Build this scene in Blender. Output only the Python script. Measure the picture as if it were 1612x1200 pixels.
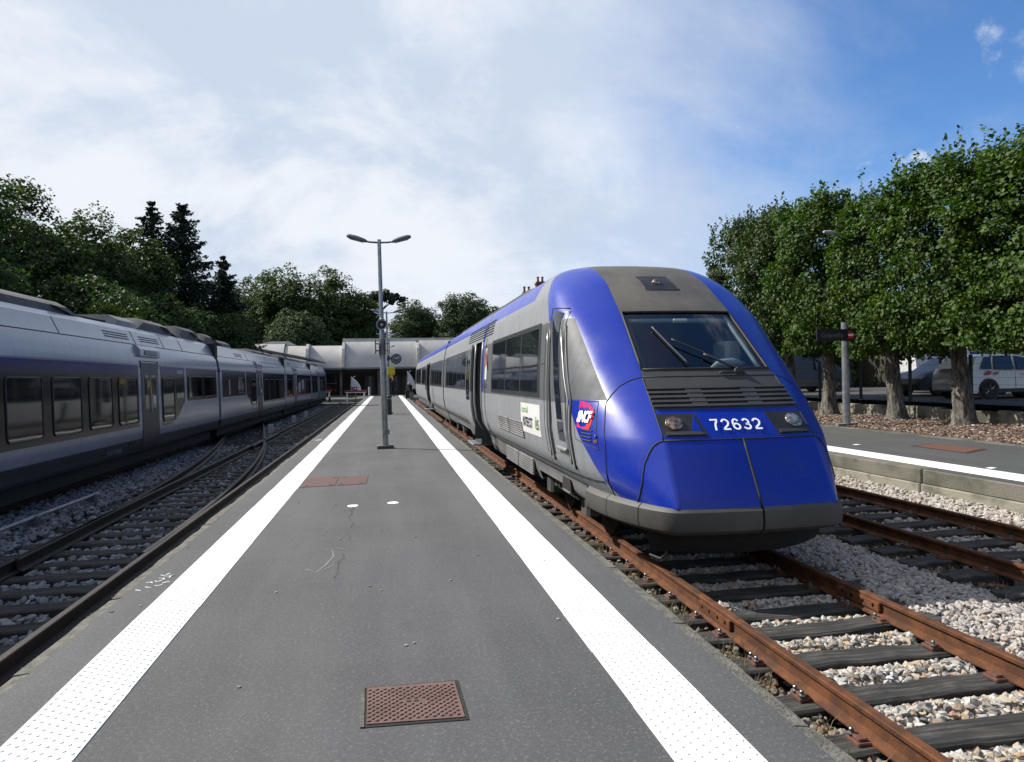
import bpy, bmesh, math, random
import numpy as np
from mathutils import Vector, Matrix
from math import radians, sin, cos, pi

for o in list(bpy.data.objects): bpy.data.objects.remove(o)
scene = bpy.context.scene
COL = scene.collection
random.seed(7)
rng = np.random.default_rng(11)

# ------------------------------------------------------------------ camera
cam_d = bpy.data.cameras.new('camera')
cam = bpy.data.objects.new('camera', cam_d); COL.objects.link(cam); scene.camera = cam
cam_d.sensor_fit = 'HORIZONTAL'; cam_d.sensor_width = 36.0
cam_d.lens = 36.0 * 1150.0 / 1612.0
cam_d.clip_start = .05; cam_d.clip_end = 3000
_r = Vector((0.9854783, -0.16884481, -0.01799889)); _u = Vector((0.018407858, 0.00085708, 0.999830194)); _f = Vector((0.16880071, 0.98564228, -0.00395271))
cam.matrix_world = Matrix(((_r.x, _u.x, -_f.x, 0), (_r.y, _u.y, -_f.y, 0), (_r.z, _u.z, -_f.z, 1.57), (0, 0, 0, 1)))

# ------------------------------------------------------------------ sun, sky, exposure
SUN_AZ, SUN_EL = 32.0, 42.0          # the sun stands to the left and a little beyond the nose of the train
to_sun = Vector((-cos(radians(SUN_AZ)) * cos(radians(SUN_EL)), sin(radians(SUN_AZ)) * cos(radians(SUN_EL)), sin(radians(SUN_EL))))
sd = bpy.data.lights.new('sun', 'SUN'); sd.energy = 5.0; sd.angle = radians(.55); sd.color = (1, .95, .87)
sun = bpy.data.objects.new('sun', sd); COL.objects.link(sun)
sun.rotation_euler = to_sun.to_track_quat('Z', 'Y').to_euler()

# small expression helper: arithmetic on sockets builds Math nodes
class X:
    def __init__(s, nt, k): s.nt, s.k = nt, k
    def _o(s, op, *a):
        n = s.nt.nodes.new('ShaderNodeMath'); n.operation = op
        for i, v in enumerate((s,) + a):
            if isinstance(v, X): s.nt.links.new(v.k, n.inputs[i])
            else: n.inputs[i].default_value = v
        return X(s.nt, n.outputs[0])
    def __add__(s, b): return s._o('ADD', b)
    def __sub__(s, b): return s._o('SUBTRACT', b)
    def __mul__(s, b): return s._o('MULTIPLY', b)
    def __truediv__(s, b): return s._o('DIVIDE', b)
    def lt(s, b): return s._o('LESS_THAN', b)
    def gt(s, b): return s._o('GREATER_THAN', b)
    def mx(s, b): return s._o('MAXIMUM', b)
    def mn(s, b): return s._o('MINIMUM', b)
    def pw(s, b): return s._o('POWER', b)
    def ab(s): return s._o('ABSOLUTE')
    def inv(s): return (s * -1.0) + 1.0
    def step(s, a, b):
        n = s.nt.nodes.new('ShaderNodeMapRange'); n.interpolation_type = 'SMOOTHSTEP'
        s.nt.links.new(s.k, n.inputs[0]); n.inputs[1].default_value = a; n.inputs[2].default_value = b
        return X(s.nt, n.outputs[0])
def cmix(nt, fac, a, b):
    n = nt.nodes.new('ShaderNodeMix'); n.data_type = 'RGBA'
    if isinstance(fac, X): nt.links.new(fac.k, n.inputs[0])
    else: n.inputs[0].default_value = fac
    for s, v in ((n.inputs[6], a), (n.inputs[7], b)):
        if hasattr(v, 'is_output') or isinstance(v, bpy.types.NodeSocket): nt.links.new(v, s)
        else: s.default_value = (*v, 1)
    return n.outputs[2]
def noise(nt, vec, scale, detail=4, rough=.55, dist=0.0):
    n = nt.nodes.new('ShaderNodeTexNoise'); n.inputs['Scale'].default_value = scale
    n.inputs['Detail'].default_value = detail; n.inputs['Roughness'].default_value = rough; n.inputs['Distortion'].default_value = dist
    if vec is not None: nt.links.new(vec, n.inputs['Vector'])
    return X(nt, n.outputs['Fac'])
def combine(nt, x, y, z):
    n = nt.nodes.new('ShaderNodeCombineXYZ')
    for i, v in enumerate((x, y, z)):
        if isinstance(v, X): nt.links.new(v.k, n.inputs[i])
        else: n.inputs[i].default_value = v
    return n.outputs[0]

world = bpy.data.worlds.new('World'); scene.world = world; world.use_nodes = True
wn = world.node_tree; wn.nodes.clear()
wo = wn.nodes.new('ShaderNodeOutputWorld'); bg = wn.nodes.new('ShaderNodeBackground'); wn.links.new(bg.outputs[0], wo.inputs[0])
sky = wn.nodes.new('ShaderNodeTexSky'); sky.sky_type = 'NISHITA'; sky.sun_disc = False
sky.sun_elevation = radians(SUN_EL); sky.sun_rotation = math.atan2(to_sun.x, to_sun.y)
sky.air_density = 1.0; sky.dust_density = .5; sky.ozone_density = 2.2
bg.inputs[1].default_value = 0.052
tc = wn.nodes.new('ShaderNodeTexCoord'); sp = wn.nodes.new('ShaderNodeSeparateXYZ'); wn.links.new(tc.outputs['Generated'], sp.inputs[0])
dx, dy, dz = (X(wn, sp.outputs[i]) for i in range(3))
up = dz.mx(0.0) + .62
px, py = dx / up, dy / up
P = combine(wn, px + 3.1, py + 1.7, dz * .6)
n1 = noise(wn, P, 2.3, 10, .60, .35)
n2 = noise(wn, combine(wn, px * .9 + 9.0, py * 1.2 + 4.0, 0.0), 4.6, 9, .62, .3)
n3 = noise(wn, combine(wn, px + 1.0, py + 7.0, 2.0), 1.5, 6, .55)
# a bank of cloud that thins out towards the right-hand side of the view
bank = dx + (dz * .36) + (n3 - .5) * .45 + (n1 - .5) * .85
cover = bank.step(.72, .20)
wisps = (n2 * .6 + n1 * .4).step(.535, .62) * .85
low = (dz + (n2 - .5) * .22).step(.30, .12) * n1.step(.40, .58) * .9
mask = (cover.mx(wisps)).mx(low).mn(1.0)
shade = (n1 * .62 + n2 * .38).step(.40, .57)
cloud = cmix(wn, shade, (6.7, 7.7, 9.4), (9.6, 10.1, 10.8))
blue = wn.nodes.new('ShaderNodeMix'); blue.data_type = 'RGBA'; blue.blend_type = 'MULTIPLY'; blue.inputs[0].default_value = 1
wn.links.new(sky.outputs[0], blue.inputs[6]); blue.inputs[7].default_value = (.92, 1.34, 1.82, 1)
wn.links.new(cmix(wn, mask, blue.outputs[2], cloud), bg.inputs[0])

scene.render.engine = 'CYCLES'
scene.view_settings.view_transform = 'Standard'; scene.view_settings.look = 'None'
scene.view_settings.exposure = 0.8; scene.view_settings.gamma = 1.0; scene.view_settings.use_curve_mapping = False

# ------------------------------------------------------------------ materials
M = {}
KD = .62                          # the photograph is exposed up: base colours stay at their real, lower values
def kd(c): return tuple(k * KD for k in c)
def new_mat(name):
    m = bpy.data.materials.new(name); m.use_nodes = True; nt = m.node_tree
    return m, nt, nt.nodes['Principled BSDF']
def objvec(nt):
    t = nt.nodes.new('ShaderNodeTexCoord'); return t.outputs['Object']
def sepv(nt, v):
    s = nt.nodes.new('ShaderNodeSeparateXYZ'); nt.links.new(v, s.inputs[0]); return [X(nt, s.outputs[i]) for i in range(3)]
def bump(nt, b, h, strength, dist=.02):
    n = nt.nodes.new('ShaderNodeBump'); n.inputs['Strength'].default_value = strength; n.inputs['Distance'].default_value = dist
    nt.links.new(h.k, n.inputs['Height']); nt.links.new(n.outputs[0], b.inputs['Normal'])
def mk(name, c, rough=.6, c2=None, scale=4.0, metal=0, coat=0, bmp=0, bscale=60, island=0, spec=.5, stretch=None, emit=0, detail=5, lo=.35, hi=.65):
    if name not in ('white_tile', 'ink_white', 'render_white', 'paint_white'):
        c = kd(c); c2 = kd(c2) if c2 is not None else None
    m, nt, b = new_mat(name); M[name] = m
    b.inputs['Roughness'].default_value = rough; b.inputs['Metallic'].default_value = metal
    b.inputs['Coat Weight'].default_value = coat; b.inputs['Coat Roughness'].default_value = .08
    b.inputs['Specular IOR Level'].default_value = spec
    v = objvec(nt)
    if stretch:
        mp = nt.nodes.new('ShaderNodeMapping'); mp.inputs['Scale'].default_value = stretch; nt.links.new(v, mp.inputs[0]); v = mp.outputs[0]
    if c2 is not None:
        f = noise(nt, v, scale, detail).step(lo, hi)
        if island:
            g = nt.nodes.new('ShaderNodeNewGeometry'); f = f * (1 - island) + X(nt, g.outputs['Random Per Island']) * island
        nt.links.new(cmix(nt, f, c, c2), b.inputs['Base Color'])
    else: b.inputs['Base Color'].default_value = (*c, 1)
    if bmp: bump(nt, b, noise(nt, v, bscale, 4), bmp)
    if emit:
        b.inputs['Emission Color'].default_value = (*c, 1); b.inputs['Emission Strength'].default_value = emit
    return m
def islandramp(name, stops, rough=.8, bmp=0, bscale=40, trans=0, nvar=0):
    m, nt, b = new_mat(name); M[name] = m
    b.inputs['Roughness'].default_value = rough; b.inputs['Specular IOR Level'].default_value = .28
    g = nt.nodes.new('ShaderNodeNewGeometry'); r = nt.nodes.new('ShaderNodeValToRGB')
    el = r.color_ramp.elements
    while len(el) < len(stops): el.new(.5)
    for e, (p, c) in zip(el, stops): e.position = p; e.color = (*kd(c), 1)
    f = X(nt, g.outputs['Random Per Island'])
    v = objvec(nt)
    if nvar: f = (f * (1 - nvar)) + noise(nt, v, 1.3, 2).step(.3, .7) * nvar
    nt.links.new(f.k, r.inputs[0]); nt.links.new(r.outputs[0], b.inputs['Base Color'])
    if bmp: bump(nt, b, noise(nt, v, bscale, 3), bmp)
    if trans:
        t = nt.nodes.new('ShaderNodeBsdfTranslucent'); ms = nt.nodes.new('ShaderNodeMixShader'); ms.inputs[0].default_value = trans
        h = nt.nodes.new('ShaderNodeHueSaturation'); h.inputs['Saturation'].default_value = 1.15; h.inputs['Value'].default_value = 1.5
        nt.links.new(r.outputs[0], h.inputs['Color']); nt.links.new(h.outputs[0], t.inputs[0])
        nt.links.new(b.outputs[0], ms.inputs[1]); nt.links.new(t.outputs[0], ms.inputs[2])
        nt.links.new(ms.outputs[0], nt.nodes['Material Output'].inputs[0])
    return m

# asphalt: fine aggregate, pale specks, broad damp and worn patches
def asphalt(name, c0, c1):
    c0, c1 = kd(c0), kd(c1)
    m, nt, b = new_mat(name); M[name] = m
    v = objvec(nt); x, y, z = sepv(nt, v)
    broad = noise(nt, v, .55, 6, .6).step(.3, .72)
    streak = noise(nt, combine(nt, x * 2.2, y * .18, 0.0), 1.0, 5).step(.35, .7)
    grain = noise(nt, v, 140, 3, .7).step(.25, .78)
    base = cmix(nt, broad * .5 + streak * .5, tuple(k * .86 for k in c0), tuple(k * 1.06 for k in c1))
    stain = noise(nt, v, 1.7, 6, .62, .6).step(.60, .74)
    base = cmix(nt, stain * .45, base, tuple(k * .5 for k in c0))
    g2 = cmix(nt, grain * .55, base, tuple(k * .42 for k in c0))
    g2 = cmix(nt, noise(nt, v, 46, 3, .7).step(.48, .74) * .45, g2, tuple(k * 1.75 for k in c1))
    vo = nt.nodes.new('ShaderNodeTexVoronoi'); vo.inputs['Scale'].default_value = 62; nt.links.new(v, vo.inputs['Vector'])
    cell = nt.nodes.new('ShaderNodeSeparateColor'); nt.links.new(vo.outputs['Color'], cell.inputs[0])
    speck = X(nt, cell.outputs[0]).gt(.945) * X(nt, vo.outputs['Distance']).lt(.36)
    g3 = cmix(nt, speck * .2, g2, (.26, .26, .25))
    nt.links.new(g3, b.inputs['Base Color']); b.inputs['Roughness'].default_value = .82; b.inputs['Specular IOR Level'].default_value = .35
    bump(nt, b, noise(nt, v, 120, 4, .7), .55, .006)
asphalt('asphalt', (.100, .102, .106), (.138, .140, .143))
asphalt('asphalt_old', (.080, .083, .083), (.108, .110, .108))
mk('white_tile', (.66, .66, .65), .6, (.44, .44, .425), 5.5, bmp=.1, bscale=220, detail=9, lo=.50, hi=.82)
mk('edge_stone', (.20, .19, .16), .9, (.10, .10, .08), 9, bmp=.9, bscale=55, detail=8)
mk('concrete', (.19, .18, .145), .9, (.085, .084, .060), 1.6, bmp=.5, bscale=30, detail=8)
mk('concrete_pale', (.31, .295, .235), .9, (.075, .075, .052), 1.3, bmp=.5, bscale=24, detail=9, lo=.44, hi=.62)
mk('dirt', (.060, .048, .034), .95, (.13, .105, .075), 2.2, bmp=.9, bscale=34, detail=9)
mk('rail_rust', (.175, .066, .026), .8, (.085, .036, .018), 6, bmp=.35, bscale=70, spec=.25, detail=8)
mk('rail_dark', (.034, .021, .015), .6, (.020, .015, .013), 5, bmp=.2, bscale=60, spec=.3)
mk('rail_head', (.155, .062, .026), .5, (.085, .042, .024), 9, stretch=(6, .5, 1), spec=.35)
mk('bolt_steel', (.34, .35, .37), .4, (.2, .19, .18), 30, metal=.7)
mk('rust_plate', (.17, .060, .032), .85, (.10, .042, .028), 25)
def wood(name, a, b2):
    m, nt, b = new_mat(name); M[name] = m
    v = objvec(nt); x, y, z = sepv(nt, v)
    st = noise(nt, combine(nt, x * 1.1, y * 34.0, z * 34.0), 1.0, 8, .66).step(.34, .70)
    pt = noise(nt, v, 3.1, 4).step(.38, .66)
    nt.links.new(cmix(nt, st * (pt * .75 + .25), a, b2), b.inputs['Base Color']); b.inputs['Roughness'].default_value = .85
    bump(nt, b, noise(nt, combine(nt, x * 1.4, y * 44.0, z * 44.0), 1.0, 8, .66), 1.0, .018)
wood('sleeper_wood', (.009, .0085, .008), (.098, .090, .080))
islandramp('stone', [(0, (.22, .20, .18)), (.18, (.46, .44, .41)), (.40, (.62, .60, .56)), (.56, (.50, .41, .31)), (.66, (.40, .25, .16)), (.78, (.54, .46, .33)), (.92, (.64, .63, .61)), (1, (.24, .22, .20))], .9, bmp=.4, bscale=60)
islandramp('stone_red', [(0, (.30, .28, .27)), (.25, (.54, .51, .48)), (.5, (.48, .42, .37)), (.68, (.60, .57, .53)), (.84, (.38, .29, .24)), (1, (.62, .60, .57))], .9, bmp=.4, bscale=60)
islandramp('stone_dirty', [(0, (.10, .08, .06)), (.3, (.22, .19, .15)), (.55, (.33, .29, .24)), (.72, (.20, .10, .06)), (.86, (.42, .39, .34)), (1, (.07, .06, .05))], .95, bmp=.4, bscale=60)
islandramp('stone_shaded', [(0, (.14, .14, .15)), (.4, (.34, .35, .37)), (.7, (.46, .46, .47)), (1, (.22, .20, .19))], .9, bmp=.4, bscale=60)  # darker stone mix, the shade over the left tracks put into its colour
islandramp('litter', [(0, (.12, .065, .045)), (.3, (.22, .14, .11)), (.5, (.34, .27, .23)), (.65, (.16, .09, .06)), (.8, (.30, .20, .12)), (.95, (.55, .50, .45)), (1, (.62, .60, .56))], .95)
islandramp('grass', [(0, (.05, .09, .015)), (.5, (.10, .15, .03)), (.8, (.20, .18, .06)), (1, (.30, .24, .11))], .8, trans=.3)
islandramp('dry_grass', [(0, (.13, .10, .05)), (.5, (.24, .19, .10)), (1, (.34, .29, .17))], .9, trans=.25)
islandramp('linden_leaf', [(0, (.020, .052, .008)), (.45, (.046, .104, .013)), (.8, (.090, .160, .020)), (1, (.165, .205, .038))], .62, trans=.28, nvar=.25)
islandramp('olive_leaf', [(0, (.020, .046, .010)), (.5, (.042, .084, .015)), (.85, (.075, .120, .024)), (1, (.13, .14, .045))], .6, trans=.25, nvar=.25)
islandramp('grove_leaf', [(0, (.032, .064, .018)), (.6, (.060, .108, .028)), (.9, (.100, .150, .038)), (1, (.15, .165, .05))], .65, trans=.3, nvar=.3)
islandramp('bright_leaf', [(0, (.04, .085, .014)), (.6, (.085, .145, .022)), (1, (.16, .20, .05))], .6, trans=.4, nvar=.2)
islandramp('conifer_leaf', [(0, (.014, .032, .018)), (.6, (.028, .056, .030)), (1, (.048, .082, .040))], .75, trans=.1, nvar=.2)
islandramp('far_leaf', [(0, (.046, .076, .036)), (.6, (.078, .122, .052)), (1, (.13, .17, .07))], .75, trans=.28, nvar=.3)
mk('bark', (.050, .046, .040), .95, (.25, .23, .20), 3.0, bmp=1.0, bscale=16, stretch=(6, 6, 1.4), detail=8)
mk('bark_dark', (.035, .028, .022), .95, (.07, .06, .05), 4, bmp=.8, bscale=14, stretch=(5, 5, 1))
mk('galvanised', (.42, .44, .46), .42, (.28, .30, .32), 7, metal=.65, bmp=.05, bscale=60)
mk('galvanised_dull', (.24, .25, .26), .55, (.16, .17, .18), 5, metal=.4)
mk('lamp_grey', (.17, .19, .22), .5, (.12, .14, .17), 6)
mk('lamp_glass', (.45, .47, .50), .25, (.36, .38, .42), 4)
mk('black_plastic', (.014, .014, .015), .5, (.024, .023, .023), 9)
mk('soot', (.010, .010, .010), .9, (.022, .019, .016), 7, bmp=.3)
mk('rubber', (.012, .012, .013), .75)
mk('stud_shadow', (.055, .026, .020), .7)  # studs darker than their cover: the small shadows are put into the colour
mk('manhole_iron', (.145, .078, .064), .72, (.20, .112, .092), 5, bmp=.2, bscale=90, metal=.15, detail=7)
mk('red_plate', (.125, .052, .046), .8, (.10, .052, .048), 3, bmp=.2, bscale=90)
mk('paint_white', (.78, .78, .76), .6, (.62, .62, .60), 4)
mk('chalk', (.34, .34, .34), .9, (.2, .2, .2), 40)
mk('tar', (.040, .040, .041), .85)
mk('yellow_plate', (.62, .50, .02), .5)
mk('clock_face', (.035, .060, .070), .25)
mk('red_paint', (.42, .025, .020), .5, (.30, .03, .025), 8)
mk('cloth_white', (.72, .74, .80), .8)
mk('cloth_blue', (.10, .13, .42), .8)
mk('cloth_black', (.014, .014, .017), .9)
mk('cloth_grey', (.20, .20, .21), .9)
mk('cloth_light', (.55, .55, .56), .9)
mk('skin', (.46, .27, .19), .6)
mk('hair', (.03, .02, .015), .7)
# railcar
mk('silver_trim', (.34, .345, .35), .4, (.25, .25, .255), 2.2, coat=.15)
mk('bumper_grey', (.085, .082, .076), .62, (.060, .058, .054), 2.5, bmp=.12, bscale=120)
mk('dark_grey', (.055, .055, .056), .55, (.040, .040, .042), 3, bmp=.08, bscale=140)
mk('seam', (.006, .006, .007), .7)
mk('slot', (.004, .004, .004), .9)
mk('frame_light', (.42, .47, .46), .5)
mk('cab_dark', (.040, .052, .056), .8)
mk('cab_white', (.62, .65, .66), .6)
mk('cab_desk', (.055, .065, .075), .6)
mk('seat_red', (.10, .012, .014), .9)
mk('handrail', (.62, .63, .63), .3, metal=.8)
mk('sticker_white', (.80, .81, .80), .45)
mk('ink_green', (.20, .50, .05), .5)
mk('ink_dark', (.030, .020, .055), .5)
mk('ink_white', (.86, .86, .86), .5)
mk('ink_orange', (.70, .16, .02), .5)
mk('ink_red', (.45, .02, .05), .4)
mk('ink_grey', (.30, .31, .32), .6)
mk('lens_amber', (.55, .36, .24), .12, (.10, .07, .05), 22, coat=1, metal=.6)
mk('lens_clear', (.60, .60, .58), .1, (.12, .12, .12), 22, coat=1, metal=.6)
m, nt, b = new_mat('logo_red'); M['logo_red'] = m
_x, _y, _z = sepv(nt, objvec(nt))
_t = nt.nodes.new('ShaderNodeTexCoord'); _gx, _gy, _gz = sepv(nt, _t.outputs['Generated'])
nt.links.new(cmix(nt, (_gz + _gy * .8).step(.3, 1.3), (.62, .035, .018), (.42, .012, .13)), b.inputs['Base Color']); b.inputs['Roughness'].default_value = .35

def glassy(name, tint, rough=.03, spec=.6):
    m, nt, b = new_mat(name); M[name] = m
    b.inputs['Base Color'].default_value = (*tint, 1); b.inputs['Roughness'].default_value = rough; b.inputs['IOR'].default_value = 1.55
    b.inputs['Specular IOR Level'].default_value = spec
    bump(nt, b, noise(nt, objvec(nt), .7, 1), .012, .3)
glassy('window_dark', (.010, .013, .018))
glassy('window_blue', (.012, .016, .026))
glassy('window_deep', (.005, .006, .008), .04, .42)
def clearglass(name, tint):
    m, nt, b = new_mat(name); M[name] = m
    for n in list(nt.nodes):
        if n.type == 'BSDF_PRINCIPLED': nt.nodes.remove(n)
    t = nt.nodes.new('ShaderNodeBsdfTransparent'); t.inputs[0].default_value = (*tint, 1)
    g = nt.nodes.new('ShaderNodeBsdfGlossy'); g.inputs['Roughness'].default_value = .02
    fr = nt.nodes.new('ShaderNodeLayerWeight'); fr.inputs[0].default_value = .5
    fc = X(nt, fr.outputs['Facing']).pw(3.0) * .6 + .085
    ms = nt.nodes.new('ShaderNodeMixShader'); nt.links.new(fc.k, ms.inputs[0])
    nt.links.new(t.outputs[0], ms.inputs[1]); nt.links.new(g.outputs[0], ms.inputs[2]); nt.links.new(ms.outputs[0], nt.nodes['Material Output'].inputs[0])
clearglass('cab_glass', (.58, .66, .68))
clearglass('car_glass', (.35, .40, .40))

# railcar livery: blue nose, silver sides with a darker window band, blue roof, grimy black brow over the cab
TX = 3.51
m, nt, b = new_mat('railcar_paint'); M['railcar_paint'] = m
v = objvec(nt); x, y, z = sepv(nt, v); z = z + (-.42)          # object space: origin on the rails under the train, z back to platform level
ax = x.ab()
side_hi = (y - 9.5 - (z - 2.30) * 1.0).lt(0.0) * z.gt(2.31)
diag_hi = (y - 8.83 - (z - 2.33) * 1.18).lt(0.0) * z.gt(1.31)
diag_lo = (y - 8.38 - (z - 1.30) * 1.10).lt(0.0) * z.lt(1.31)
nose = side_hi.mx(diag_hi).mx(diag_lo)
roof_blue = (z.gt(2.74) * (y + (z - 3.0) * .6).gt(10.75)).mx(y.gt(16.02) * y.lt(16.4) * z.gt(1.3) * x.lt(0.0))
blue_m = nose.mx(roof_blue)
xc = z * (-.075) + .885
brow = ax.lt(xc) * z.gt(1.215) * y.lt(10.9)
band = z.gt(1.26) * z.lt(2.30)
grime = noise(nt, v, 1.4, 7, .62)
fine = noise(nt, v, 26, 6, .6)
drip = noise(nt, combine(nt, x * 9.0, y * 9.0, z * .7), 1.0, 6, .6)
silver = cmix(nt, drip.step(.40, .72) * .6, (.175, .183, .198), (.120, .124, .133))
dark = cmix(nt, drip.step(.40, .70), (.075, .080, .088), (.058, .062, .068))
sides = cmix(nt, band, silver, dark)
bluec = cmix(nt, grime.step(.42, .74) * .55, (.0020, .0190, .255), (.005, .021, .205))
dust = fine.step(.60, .74) * grime.step(.40, .65)
bluec = cmix(nt, dust * .22, bluec, (.17, .17, .20))
vo = nt.nodes.new('ShaderNodeTexVoronoi'); vo.inputs['Scale'].default_value = 11; nt.links.new(v, vo.inputs['Vector'])
ce = nt.nodes.new('ShaderNodeSeparateColor'); nt.links.new(vo.outputs['Color'], ce.inputs[0])
bug = X(nt, ce.outputs[0]).gt(.80) * X(nt, vo.outputs['Distance']).lt(.075) * y.lt(8.6)
bluec = cmix(nt, bug * .7, bluec, (.035, .032, .03))
bluec = cmix(nt, drip.step(.55, .80) * z.step(1.2, .3) * .35, bluec, (.05, .05, .07))
browc = cmix(nt, z.step(1.9, 2.6) * (grime.step(.30, .68) * .6 + .4), (.036, .036, .037), (.105, .096, .082))
c = cmix(nt, blue_m, sides, bluec); c = cmix(nt, brow, c, browc)
nt.links.new(c, b.inputs['Base Color'])
grey_m = (blue_m.mx(brow)).inv()
rr = (grime.step(.35, .7) * .14) + .28
nt.links.new((rr + brow * .32 + grey_m * .24).k, b.inputs['Roughness'])
b.inputs['Coat Roughness'].default_value = .12
nt.links.new((blue_m * brow.inv() * .15).k, b.inputs['Coat Weight'])
nt.links.new((grey_m * (-.18) + .34).k, b.inputs['Specular IOR Level'])
# left-hand train livery: off-white darkened to carry its shade, with a dark window ribbon and a dark valance
m, nt, b = new_mat('multiple_unit_shaded_paint'); M['multiple_unit_shaded_paint'] = m
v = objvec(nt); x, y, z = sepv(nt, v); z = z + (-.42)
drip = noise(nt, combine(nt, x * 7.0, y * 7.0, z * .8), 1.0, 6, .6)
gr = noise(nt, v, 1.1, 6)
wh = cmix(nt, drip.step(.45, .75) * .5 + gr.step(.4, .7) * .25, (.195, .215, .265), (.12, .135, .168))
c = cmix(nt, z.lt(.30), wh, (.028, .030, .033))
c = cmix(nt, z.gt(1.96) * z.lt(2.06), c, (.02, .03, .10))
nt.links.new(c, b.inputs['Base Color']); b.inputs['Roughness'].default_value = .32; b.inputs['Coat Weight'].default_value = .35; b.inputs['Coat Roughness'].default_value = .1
mk('ribbon', (.045, .048, .052), .35, (.034, .036, .040), 1.2, coat=.2)
m, nt, b = new_mat('ribbon_blue'); M['ribbon_blue'] = m
x, y, z = sepv(nt, objvec(nt)); z = z + (-.42)
nt.links.new(cmix(nt, z.step(1.74, 2.0), (.005, .0055, .007), (.004, .010, .060)), b.inputs['Base Color']); b.inputs['Roughness'].default_value = .16; b.inputs['Specular IOR Level'].default_value = .16
mk('door_grey', (.075, .075, .074), .5, (.06, .06, .06), 2)
mk('roof_gear', (.050, .048, .046), .7, (.095, .090, .085), 2.2, bmp=.2)
mk('roof_gear_pale', (.30, .30, .29), .6, (.20, .20, .19), 3)
mk('bellows', (.010, .010, .011), .8)
# building, cars
mk('render_white', (.42, .41, .39), .95, (.36, .35, .33), .8, bmp=.1, bscale=30, detail=7)
mk('fascia_blue', (.20, .24, .28), .6)
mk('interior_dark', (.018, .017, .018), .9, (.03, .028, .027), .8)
mk('brick_red', (.22, .075, .045), .9, (.15, .055, .038), 3, bmp=.4, bscale=30)
mk('slate', (.055, .058, .066), .7, (.08, .082, .09), 4)
mk('terracotta', (.26, .09, .05), .85)
mk('car_white', (.74, .75, .76), .3, (.68, .69, .70), 1, coat=.6)
mk('car_dark', (.014, .014, .016), .4, (.018, .018, .020), 1, coat=.15)
mk('alloy', (.40, .41, .42), .35, metal=.8)
mk('lens_red', (.35, .012, .010), .2, coat=.5)
mk('sign_navy', (.006, .007, .016), .5)
mk('fence_green', (.012, .022, .016), .6)
mk('ground_soil', (.085, .078, .055), .95, (.05, .062, .03), .35, bmp=.6, bscale=8, detail=9)
mk('bank_green', (.016, .028, .010), .95, (.032, .045, .016), .6, bmp=1, bscale=4)
mk('car_park', (.055, .055, .056), .9, (.075, .074, .072), .7, bmp=.3, bscale=60)
mk('gravel_ground', (.20, .155, .125), .95, (.12, .085, .065), 16, bmp=1, bscale=55, detail=9)
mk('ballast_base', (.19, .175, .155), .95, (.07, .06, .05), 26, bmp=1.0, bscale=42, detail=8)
mk('ballast_base_shaded', (.060, .052, .044), .95, (.14, .13, .115), 22, bmp=1.0, bscale=42, detail=8)  # darker copy of the bed with the left-hand shade in its colour

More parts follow.
